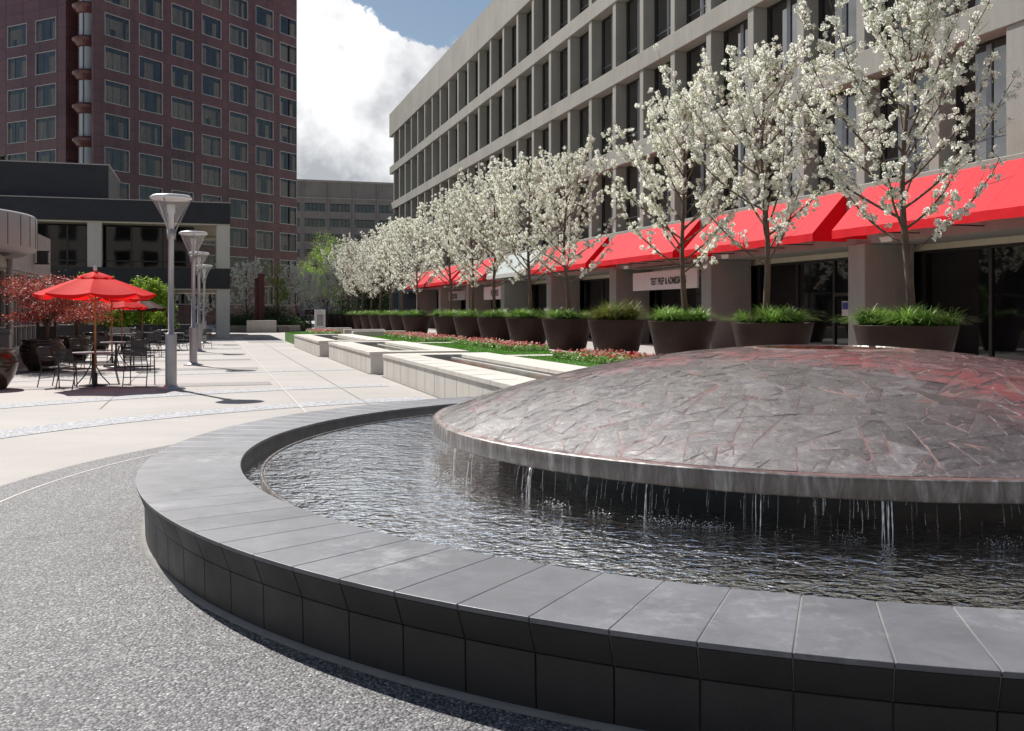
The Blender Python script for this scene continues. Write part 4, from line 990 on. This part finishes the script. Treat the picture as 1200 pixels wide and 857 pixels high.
rest3 = add_windows(tw, E2*34, -E2, lw_all+[(34-1.0-wl,34-1.0)], [r for r in rows if r[0] > TB], math.atan2(-E2.y, -E2.x), wmats, lambda q: False, 0)
for r_ in (rest2, rest3):
    o_ = len(rest.v); rest.v += r_.v; rest.f += [tuple(i+o_ for i in f) for f in r_.f]; rest.m += r_.m; rest.sm += r_.sm
tag(rest.build('window', wmats, tw), kind='stuff')
# bulging bays in the notch
for k in range(-3, 5):
    z = 24.7+3.89*k; c = E2*2.75+E1*1.35
    a0 = math.atan2(-E1.y, -E1.x)-math.pi/2
    b = MB(); b.lathe([(.95,z-4.2+1.55),(.95,z)], 10, (c.x,c.y), a0=a0, a1=a0+math.pi); b.build('bay_glass', M['curtain'], tw)
    b = MB(); b.lathe([(.98,z),(1.15,z+.1),(1.65,z+.65),(1.7,z+.95),(1.45,z+1.2),(.98,z+1.25)], 12, (c.x,c.y), a0=a0, a1=a0+math.pi, smooth=False); b.build('bay_spandrel', M['granite'], tw)
    b = MB()
    for q in (-.42,.42):
        t = a0+math.pi/2+q; b.box(-.06,.06,-.06,.06,z-2.65,z, 0); 
        for i_ in range(8): pass
        vv = len(b.v); b.v[-8:] = [(p[0]+c.x+.96*math.cos(t), p[1]+c.y+.96*math.sin(t), p[2]) for p in b.v[-8:]]
    b.build('bay_mullion', M['granite'], tw)
# building behind the camera, seen only in reflections
rb = thing('rear_building', W(0,-38), TH+math.pi, 'plain concrete building behind the camera, mirrored in the dark windows', 'building')
rc = [(-38+4.2*k, -38+4.2*k+2.6) for k in range(18)]; rw = [(1.2+4.1*k, 3.6+4.1*k) for k in range(5)]
b = MB(); facade(b, Z3, Vector((1,0,0)), -40, 40, 0, 21, rc, rw, .6); b.box(-40,40,.62,14,0,20.9); b.build('wall', M['back_conc'], rb, fix=False)
b = MB(); b.box(-39.9,39.9,.5,.55,0.5,20.5); tag(b.build('glazing', M['glass'], rb), kind=None)
# ================================================================== GREY BUILDING AT THE BACK
gb = thing('grey_office_block', W(0,0), TH, 'grey concrete office block closing the view behind the blossom row', 'building')
VB = 214.0
def u_of(px, v): t = (px-600)/1150; return v*(ST+CT*t)/(CT-ST*t)
c0 = u_of(349.0, VB); pitch = (u_of(386.5,VB)-u_of(357,VB)); wds = u_of(380.9,VB)-u_of(357,VB)
colsb = [(u_of(357,VB)-2*pitch+pitch*k, u_of(357,VB)-2*pitch+pitch*k+wds) for k in range(0, 9)]
Yb = 206.0
def zb(y, Y=Yb): return CAMH+(366-y)*Y/1150
rowsb = sorted((zb(180+bb/3.896), zb(180+aa/3.896)) for aa, bb in ((215,253),(287,325),(358,395),(430,467),(501,538),(572,609),(643,680),(714,750)))
b = MB(); facade(b, Vector((0,VB,0)), Vector((1,0,0)), colsb[0][0]-1.5, colsb[-1][1]+1.5, 0, zb(209.5), colsb, rowsb, .5)
x0, x1 = colsb[0][0]-1.5, colsb[-1][1]+1.5; zt_ = zb(209.5)
b.quad((x0,VB,zt_),(x1,VB,zt_),(x1,VB+20,zt_),(x0,VB+20,zt_)); b.quad((x0,VB,0),(x0,VB+20,0),(x0,VB+20,zt_),(x0,VB,zt_)); b.quad((x1,VB,0),(x1,VB+20,0),(x1,VB+20,zt_),(x1,VB,zt_)); b.quad((x0,VB+20,0),(x1,VB+20,0),(x1,VB+20,zt_),(x0,VB+20,zt_))
b.build('wall', M['back_conc'], gb, fix=False)
b = MB()
for a, c in colsb: b.box(c+.5, c+.75, VB-.25, VB, 0, zt_)
b.build('pilaster', M['back_conc'], gb)
b = MB(); b.box(x0,x1,VB-.3,VB+.4,zt_,zt_+.4); b.box(x0,x1,VB-.2,VB,zb(228),zb(229.5)); b.build('parapet', M['facade'], gb)
def wide_win(wd, ht, var):
    w_ = MB(); w_.box(0,wd,.42,.45,0,ht,0)
    for q in range(1,5): w_.box(wd*q/5-.04, wd*q/5+.04, .36,.43,0,ht,3)
    for q in range(5):
        if (q*var+q) % 3 == var % 3: w_.box(wd*q/5+.1, wd*(q+1)/5-.1, .40,.41,.1,ht*.8,2)
    return w_
restb = add_windows(gb, Vector((0,VB,0)), Vector((1,0,0)), colsb, rowsb, 0, wmats, lambda q: True, 99, 3, wide_win)
# ================================================================== CHARCOAL BUILDING (left back)
cb = thing('charcoal_building', W(0,0), TH, 'low charcoal-clad building with cream columns and dark glass', 'building')
VC = 66.3; XR = 1.25; XL = -30.0
b = MB(); b.box(XL, XR, VC, VC+14, 7.36, 8.72)
u = XL
while u < XR-3:
    u += 2.6; b.box(u-.01, u+.01, VC-.004, VC-.001, 7.37, 8.71, 1)
b.build('cladding_band', [M['charcoal'], M['void']], cb); b = MB(); b.box(XL, XR, VC, VC+14, 3.16, 4.47); b.build('cladding_band', M['charcoal'], cb)
b = MB(); b.box(XL, XR+.02, VC-.02, VC+14.02, 8.722, 8.78); b.build('roof_edge', M['fascia'], cb)
b = MB(); b.box(XL, XR-.02, VC+.02, VC+13.9, 7.26, 7.358); b.box(XL, XR-.02, VC+.02, VC+13.9, 3.08, 3.158); b.build('soffit', M['soffit'], cb)
for u1 in (1.22, -6.5, -14.3, -22.1):
    for vv in (VC+.03, VC+9.5):
        b = MB(); b.box(u1-.83, u1, vv, vv+.83, 4.472, 7.258); b.box(u1-.83, u1, vv, vv+.83, 0, 3.078); b.build('column', M['cream'], cb, bevel=.01, bseg=1)
b = MB(); b.box(XL, -1.0, VC+1.5, VC+1.53, 4.47, 7.2); b.box(-1.03,-1.0,VC+1.5,VC+9,4.47,7.2); b.build('upper_glass', M['glass'], cb)
b = MB(); b.box(XL, -2.2, VC+2.5, VC+2.53, 0, 3.0); b.box(-2.23,-2.2,VC+2.5,VC+9,0,3.0); b.build('lower_glass', M['glass'], cb)
b = MB()
for u in [-1.05-1.9*k for k in range(15)]: b.box(u-.05, u+.05, VC+1.42, VC+1.50, 4.47, 7.2)
b.box(XL, -1.0, VC+1.40, VC+1.49, 4.9, 4.98)
for u in [-2.25-2.2*k for k in range(12)]: b.box(u-.05, u+.05, VC+2.42, VC+2.50, 0, 3.0)
b.build('mullion', M['frame_dark'], cb)
b = MB(); b.box(XL,-1.2,VC+9,VC+13.8,4.48,7.25); b.box(XL,-2.4,VC+9,VC+13.8,0,3.07); b.build('inner_core', M['void'], cb)
b = MB(); b.box(-27, -6.55, VC+5, VC+13.5, 8.79, 11.55); b.build('roof_block', M['charcoal'], cb)
b = MB(); b.box(-27.05, -6.5, VC+4.95, VC+13.55, 11.552, 11.62); b.build('roof_block_edge', M['fascia'], cb)
b = MB(); b.lathe([(0,11.63),(.22,11.63),(.22,11.9),(.32,11.92),(.32,12.0),(0,12.05)], 12, (-13.2, VC+6)); b.build('roof_vent', M['frame_dark'], cb)
# ================================================================== LOW SHOP WITH ROUND CANOPY (left)
sh = thing('corner_shop', W(0,0), TH, 'low pale shop building with a round panelled canopy at the left edge', 'building')
UW = -6.85
b = MB(); b.box(-22, UW, 24, 48.2, 3.35, 4.92); b.build('fascia', M['fascia'], sh)
b = MB(); b.box(-22, UW-.3, 24.2, 48.0, 0, 3.35); b.build('wall', M['facade'], sh)
b = MB(); b.box(UW-.32,UW+.02,47.3,48.2,0,3.35); b.box(UW-.1,UW+.03,24.,48.22,3.2,3.42); b.build('pier', M['fascia'], sh)
b = MB(); b.box(UW-.28,UW-.24,24.5,47.3,.05,3.2); b.build('glass', M['glass'], sh)
b = MB()
v = 24.6
while v < 47.3: b.box(UW-.24,UW-.12,v-.045,v+.045,0.35,3.1); v += 1.08
b.box(UW-.24,UW-.12,24.5,47.3,0,.35); b.box(UW-.24,UW-.12,24.5,47.3,3.1,3.2); b.box(UW-.235,UW-.13,24.5,47.3,2.35,2.43); b.box(UW-.235,UW-.13,24.5,47.3,1.08,1.14); b.build('door_frames', M['frame_light'], sh)
cu, cv = XY2UV(-20.45, 30.8)
b = MB(); b.lathe([(4.15,3.60),(4.6,3.52),(4.98,3.68),(5.0,3.72),(5.0,4.74),(4.94,4.80),(0,4.9)], 96, (cu,cv))
for k in range(44):
    a = 2*math.pi*k/44; p = (cu+5.0*math.cos(a), cv+5.0*math.sin(a)); b.tube([(p[0],p[1],3.74),(p[0],p[1],4.72)], .012, 4, m=1)
b.build('round_canopy', [M['fascia'], M['frame_dark']], sh)
b = MB(); b.lathe([(4.2,3.58),(3.4,3.98),(0,4.1)], 64, (cu,cv)); b.build('canopy_soffit', M['frame_dark'], sh)
p = PX(11.5, 34.6); pu, pv = XY2UV(p.x, p.y)
b = MB(); b.tube([(pu,pv,0),(pu,pv,3.7)], .115, 16); b.build('canopy_post', M['fascia'], sh)
b = MB(); b.box(UW,UW+.55,44.0,44.06,4.1,4.16); b.box(UW,UW+.55,44.0,44.06,3.6,3.66); b.box(UW+.1,UW+.5,43.9,44.15,3.66,4.1); b.build('bracket_sign', M['frame_dark'], sh)
p = PX(2, 33); b = MB(); b.box(-.28,.28,-.28,.28,0,.92); b.box(-.31,.31,-.31,.31,.94,1.06); tag(b.build('litter_bin', M['fascia'], loc=p, rz=TH, bevel=.015), 'pale square litter bin beside the canopy post', 'litter bin')
# menu stand
o = thing('menu_stand', PX(54.5, 31.5), TH, 'black menu stand with pale sheets behind the red maple', 'menu stand')
b = MB(); b.box(-.27,.27,-.03,.03,.3,1.82); b.box(-.30,-.27,-.04,.04,0,1.85); b.box(.27,.30,-.04,.04,0,1.85); b.box(-.3,.3,-.25,.25,0,.04); b.build('frame', M['frame_dark'], o)
b = MB(); b.box(-.2,-.01,-.036,-.031,1.20,1.58); b.box(.02,.21,-.036,-.031,1.20,1.58); b.build('menu_sheet', M['cap'], o)
# glazed pots and maples
def glazed_pot(px, Y, label, s=1.0):
    o = thing('glazed_pot', PX(px,Y), 0, label, 'pot', 'brown glazed pots on the cafe terrace'); o.scale = (s,)*3
    b = MB(); b.lathe([(0,.0),(.33,.0),(.36,.03),(.50,.25),(.585,.50),(.575,.66),(.50,.76),(.48,.79),(.53,.82),(.545,.85),(.53,.87),(.47,.87),(.45,.80),(0,.78)], 48); b.build('pot_body', M['glaze'], o)
    b = MB(); b.lathe([(0,.81),(.45,.79)], 24); b.build('soil', M['soil'], o); return o
glazed_pot(-14, 21.0, 'glossy brown pot cut by the left edge of the picture', 1.0); glazed_pot(50, 27.6, 'large glossy brown pot under the nearer red maple', 1.02)
glazed_pot(87, 33, 'glossy brown pot under the second red maple', .98); glazed_pot(113, 40.5, 'farthest glossy brown pot behind the cafe chairs', .95)
def maple(px, Y, H, R, seed, label, n):
    o = thing('red_maple', PX(px,Y,.8), 0, label, 'tree', 'red maples in glazed pots'); r = random.Random(seed); rng = np.random.default_rng(seed); b = MB(); t = MB(); ends = []
    for k in range(3): t.tube([(0,0,-.05),(.03*(k-1),.02,.35),(.12*(k-1),.05*k,.8)], [.035,.028,.02], 7)
    for k in range(20):
        a = k*2.4+r.uniform(-.3,.3); l = R*r.uniform(.55,1.0); z0 = r.uniform(.5,.85); zt2 = .55+(H-.55)*r.uniform(.12,1.0)*(1-.35*l/R)
        pts = [(0,0,z0*.6),(l*.35*math.cos(a), l*.35*math.sin(a), z0+(zt2-z0)*.55),(l*.75*math.cos(a+.15), l*.75*math.sin(a+.15), zt2*.97),(l*math.cos(a+.2), l*math.sin(a+.2), zt2-.05)]
        b.tube(pts, [.02,.014,.008,.003], 5, cap=False); ends += [pts[2], pts[3], tuple((np.array(pts[1])+np.array(pts[2]))/2)]
    t.build('trunk', M['bark'], o, fix=False); b.build('branches', M['bark'], o, fix=False)
    E_ = np.array(ends); k = rng.integers(0,len(E_),n); C = E_[k]+rng.normal(0,1,(n,3))*np.array([.26,.26,.085])*R/1.1
    V, F = lquads(C, .085, rng, .35, 1.0, .15); npmesh('foliage', V, F, M['maple'], o)
maple(55, 27.6, 2.25, 1.15, 81, 'larger dark red maple left of the near red umbrella', 11000)
maple(90, 33, 1.35, 1.05, 82, 'bright red maple behind the near umbrella pole', 6000)
# bamboo screen
o = thing('bamboo_clump', PX(152, 53, .9), TH, 'bright yellow-green bamboo behind the brown umbrella', 'bamboo')
o.scale = (.9,.9,.93); rng = np.random.default_rng(91); b = MB()
for k in range(70):
    x, y = rng.uniform(-2.9,2.6), rng.uniform(-.4,.4); h = rng.uniform(1.6,2.6); b.tube([(x,y,0),(x+rng.normal(0,.1),y,h*.6),(x+rng.normal(0,.3),y-.1,h)], [.018,.014,.006], 5, cap=False)
b.build('canes', M['bamboo'], o, fix=False)
n = 16000; cx = rng.uniform(-3.0,2.5,60); cz = rng.uniform(.2,2.45,60)+.25*np.sin(cx*2); cz = np.where(cx > 1.6, cz*.9, cz); k = rng.integers(0,60,n)
C = np.stack([cx[k], rng.normal(0,.35,60)[k], cz[k]],1)+rng.normal(0,.2,(n,3)); V, F = lquads(C, .22, rng, .34, .3, .4); npmesh('foliage', V, F, M['bamboo'], o)
b = MB(); b.box(-4.4,3.4,-.45,.45,0,.98); tag(b.build('trough_planter', M['charcoal'], loc=PX(150,53), rz=TH), 'long charcoal trough holding the bamboo', 'planter')
# ================================================================== LAMPS
def lamp():
    o = thing('street_lamp', (0,0,0))
    b = MB(); b.lathe([(0,.0),(.30,.0),(.30,.02),(.16,.06),(.13,.09)], 28); b.build('base', M['alu'], o)
    b = MB(); b.lathe([(.118,.09),(.118,1.16),(.115,1.18),(.062,1.20),(.060,3.22),(.085,3.24),(.085,3.42),(.05,3.42)], 24); b.build('pole', M['alu'], o)
    b = MB()
    for k in range(3):
        a = k*2.094+.5; c, s = math.cos(a), math.sin(a); b.tube([(.085*c,.085*s,3.2),(.105*c,.105*s,3.42),(.40*c,.40*s,4.06)], [.018,.018,.014], 6)
    b.build('arm', M['alu'], o)
    b = MB(); b.lathe([(.07,3.42),(.09,3.50),(.395,4.07)], 40); b.build('lens', M['clearcone'], o, fix=False)
    b = MB(); b.lathe([(0,3.42),(.05,3.42),(.06,3.75),(.085,3.78),(.085,3.95),(0,3.96)], 16); b.build('bulb_housing', M['cap'], o)
    b = MB(); b.lathe([(0,4.09),(.40,4.065),(.43,4.075),(.43,4.11),(.38,4.15),(0,4.18)], 48); b.build('cap', M['cap'], o)
    return o
lp = lamp()
for i, (u, v, lab) in enumerate(((-.80,22.25,'tall grey lamp post with cone head nearest the camera'),(-.50,32.1,'second grey cone-headed lamp post behind the nearest'),(-.45,43.0,'third grey cone-headed lamp post from the front'),(-.30,54.5,'farthest and smallest grey cone-headed lamp post'))):
    o = lp if i == 0 else copy_tree(lp); o.location = W(u, v); tag(o, lab, 'lamp post', 'cone-headed lamps along the plaza'); o.rotation_euler = (0,0,.4*i)
# ================================================================== CAFE FURNITURE
def umbrella(mat, R, zr, zt, loc, label, rz=.2, text=None):
    o = thing('cafe_umbrella', loc, rz, label, 'umbrella', 'cafe umbrellas')
    b = MB(); b.tube([(0,0,.05),(0,0,zt)], .022, 10); b.build('pole', M['wood'], o)
    b = MB(); b.lathe([(0,zt+.04),(.03,zt+.05),(.045,zt+.09),(.03,zt+.15),(0,zt+.18)], 12); b.build('finial', M['cap'], o)
    b = MB(); b.lathe([(0,0),(.24,0),(.24,.035),(.05,.05),(.05,.3),(0,.3)], 24); b.build('foot', M['black_iron'], o)
    b = MB(); n = 8; sub = 8
    def pt(k, s, f):          # panel k, 0..1 across, f 0..1 outwards
        a0 = 2*math.pi*k/n; a1 = 2*math.pi*(k+1)/n
        p = Vector((math.cos(a0),math.sin(a0),0)).lerp(Vector((math.cos(a1),math.sin(a1),0)), s)
        sag = 4*s*(1-s)
        r = R*f; x = p*r*(1-.05*sag*f); z = zt-(zt-zr)*f**1.1 - .035*sag*f*1.2; return (x.x, x.y, z)
    vs = []; fs = []; rowsn = 10
    for k in range(n):
        o_ = len(vs)
        for i in range(rowsn+1):
            f = .22+.78*i/rowsn
            for j in range(sub+1): vs.append(pt(k, j/sub, f))
        for i in range(rowsn):
            for j in range(sub): a = o_+i*(sub+1)+j; fs.append((a,a+1,a+sub+2,a+sub+1))
        # valance
        o2 = len(vs)
        for j in range(sub+1):
            q = Vector(pt(k, j/sub, 1)); s = j/sub; dz = .03+.06*(4*s*(1-s)) if not text else .13; vs.append((q.x*1.0,q.y*1.0,q.z)); vs.append((q.x*1.012, q.y*1.012, q.z-dz))
        for j in range(sub): fs.append((o2+2*j,o2+2*j+2,o2+2*j+3,o2+2*j+1))
    b.add(vs, fs, 0, True); b.build('canopy', mat, o, fix=False)
    b = MB(); vs = []; fs = []
    for k in range(n):
        o_ = len(vs)
        for i in range(5):
            f = .0+.30*i/4
            for j in range(sub+1):
                q = pt(k, j/sub, f); s = j/sub; vs.append((q[0], q[1], q[2]+.045+(.0 if i < 4 else -.03*(4*s*(1-s)))))
        for i in range(4):
            for j in range(sub): a = o_+i*(sub+1)+j; fs.append((a,a+1,a+sub+2,a+sub+1))
    b.add(vs, fs, 0, True); b.build('vent', mat, o, fix=False)
    b = MB()
    for k in range(n):
        a = 2*math.pi*k/n; b.tube([(.03*math.cos(a),.03*math.sin(a),zt-.03),(R*.98*math.cos(a),R*.98*math.sin(a),zr-.02)], .009, 5, cap=False)
        b.tube([(.03*math.cos(a),.03*math.sin(a),zr-.12),(R*.5*math.cos(a),R*.5*math.sin(a),(zt+zr)/2-.03)], .008, 5, cap=False)
    b.build('ribs', M['wood'], o, fix=False)
    if text:
        ap = R*math.cos(math.pi/8); tm = text_mesh(text, .13, M['white_text'], 'lettering', o, (0,0,0), (0,0,0), .002)
        for v_ in tm.data.vertices: pass
        wd = max(v_.co.x for v_ in tm.data.vertices); a = -math.pi/2 - rz
        k = round((a/(2*math.pi/8))-.5)+.5; a = k*2*math.pi/8; nx, ny = math.cos(a), math.sin(a)
        tm.rotation_euler = (RAD(90),0,a+math.pi/2); tm.location = (nx*(ap+.03)-(-ny)*wd/2, ny*(ap+.03)-nx*wd/2, zr-.125)
    return o
umbrella(M['red_umb'], 1.27, 2.06, 2.52, PX(111.5,21.9), 'near red cafe umbrella with wooden pole, topmost and largest', .32)
umbrella(M['red_umb'], 0.92, 2.08, 2.44, PX(131,29.6), 'second red umbrella, hidden behind the near one', .1)
umbrella(M['red_umb'], 1.02, 1.88, 2.33, PX(142.8,41), 'small far red umbrella showing beneath the near one', .5)
umbrella(M['brown_umb'], .98, 1.85, 2.28, PX(167,43.5), 'dark brown umbrella with white lettering on its valance', .17, 'Coffee & tea')
def chair():
    o = thing('cafe_chair', (0,0,0)); w_, d_ = .27, .25
    b = MB()     # seat faces +x
    for s in (-1, 1):
        b.tube([(.24,s*w_,0),(.22,s*w_,.42),(.20,s*w_,.66),(-.02,s*w_,.67),(-.22,s*w_*.95,.64)], .012, 6)
        b.tube([(-.30,s*w_*.95,0),(-.20,s*w_*.95,.43),(-.27,s*w_*.93,.66),(-.31,s*w_*.9,.86)], .012, 6)
        b.tube([(-.20,s*w_*.95,.43),(.22,s*w_,.43)], .011, 6)
    b.tube([(.22,-w_,.43),(.22,w_,.43)], .011, 6); b.tube([(-.20,-w_*.95,.43),(-.20,w_*.95,.43)], .011, 6); b.tube([(-.25,-w_*.95,.2),(-.25,w_*.95,.2)], .009, 6)
    b.build('frame', M['black_iron'], o, fix=False)
    b = MB()
    for k in range(9): b.box(-.19+.046*k, -.19+.046*k+.034, -w_+.01, w_-.01, .435, .447)
    b.build('seat', M['black_iron'], o)
    b = MB(); b.tube([(-.31,-w_*.9,.86),(-.33,0,.875),(-.31,w_*.9,.86)], .012, 6); b.tube([(-.245,-w_*.93,.58),(-.262,0,.58),(-.245,w_*.93,.58)], .010, 6)
    for k in range(8):
        f = k/8; x = -.25-.062*f; z = .595+.262*f; b.box(x-.018, x-.010, -w_*.91, w_*.91, z, z+.026)
    b.build('backrest', M['black_iron'], o, fix=False)
    return o
def table():
    o = thing('cafe_table', (0,0,0))
    b = MB(); b.lathe([(0,.725),(.43,.725),(.45,.73),(.45,.745),(.43,.75),(0,.75)], 40); b.build('tabletop', M['silver_mesh'], o)
    b = MB(); b.tube([(0,0,.04),(0,0,.725)], .03, 10); b.build('stem', M['black_iron'], o)
    for k in range(4):
        a = k*math.pi/2+.6; c, s = math.cos(a), math.sin(a); b = MB(); b.tube([(.03*c,.03*s,.5),(.18*c,.18*s,.22),(.36*c,.36*s,.015)], .014, 6); b.build('leg', M['black_iron'], o, fix=False)
    b = MB(); b.lathe([(0,0.001),(.30,0.001),(.30,.015),(.06,.03),(0,.03)], 28); b.build('foot_plate', M['black_iron'], o)
    return o
tb, chr_ = table(), chair(); first = [True, True]
def put_table(px, Y, lab):
    o = tb if first[0] else copy_tree(tb); first[0] = False; o.location = PX(px, Y, .008); tag(o, lab, 'table', 'round cafe tables'); return o
def put_chair(px, Y, deg, lab):
    o = chr_ if first[1] else copy_tree(chr_); first[1] = False; o.location = PX(px, Y, .008); o.rotation_euler = (0,0,RAD(deg)); tag(o, lab, 'chair', 'dark metal cafe chairs')
put_table(109, 21.9, 'round grey table under the near red umbrella')
put_chair(67, 21.6, -10, 'leftmost dark chair at the near umbrella table, in front of the big brown pot')
put_chair(89, 20.95, 62, 'dark chair with its back to the camera left of the near umbrella pole')
put_chair(123, 22.7, 200, 'dark chair tucked in right of the near umbrella pole')
put_chair(163, 21.9, 92, 'dark chair standing apart left of the nearest lamp post')
put_table(136, 29.4, 'round grey table under the hidden second red umbrella')
put_chair(98, 28.8, -15, 'dark chair behind the near table, left of the second umbrella pole')
put_chair(119, 31.0, -50, 'dark chair on the far left of the second table'); put_chair(151, 28.6, 140, 'dark chair right of the second table, close to it'); put_chair(167, 27.4, 100, 'dark chair directly behind the lone chair by the lamp')
put_table(146, 41, 'small far table at the foot of the far red umbrella'); put_chair(133, 40, 10, 'far dark chair left of the far red umbrella pole'); put_chair(156, 39.5, 170, 'far dark chair right of the far red umbrella pole')
put_table(168, 43.5, 'small far table under the brown umbrella'); put_chair(160, 46, -60, 'dark chair behind the table under the brown umbrella'); put_chair(179, 42.5, 185, 'dark chair right of the table under the brown umbrella'); put_chair(179, 36.5, 120, 'dark chair in front of the brown umbrella, beside the lamp post')
put_table(203, 42.5, 'pale far table seen just right of the nearest lamp post'); put_chair(192, 40.5, 30, 'dark chair left of the table behind the nearest lamp post'); put_chair(214, 43, 180, 'dark chair between the nearest and the second lamp post'); put_chair(208, 47, -80, 'far dark chair behind the table between the lamp posts')
put_table(195, 50, 'farthest table, below the charcoal building'); put_chair(184, 50, 0, 'farthest dark chair left of the farthest table'); put_chair(238, 45.5, 150, 'dark chair just right of the third lamp post')
put_chair(222, 50.5, 175, 'small far dark chair left of the second lamp post')
o = thing('lounge_bench', PX(141, 50.5), RAD(-4), 'silver slatted bench with a high back before the bamboo trough', 'bench')
b = MB()
for k in range(7): b.box(-.70,.70,.20+.012*k,.23+.012*k,.46+.06*k,.50+.06*k)
b.build('backrest', M['silver_mesh'], o); b = MB(); b.box(-.70,.70,-.3,.2,.42,.45); b.build('seat', M['silver_mesh'], o)
for sx in (-.66,.66):
    b = MB(); b.tube([(sx,-.28,0),(sx,-.28,.62),(sx,.2,.64)], .02, 6); b.tube([(sx,.25,0),(sx,.2,.45),(sx,.29,.9)], .02, 6); b.build('leg_frame', M['alu'], o, fix=False)
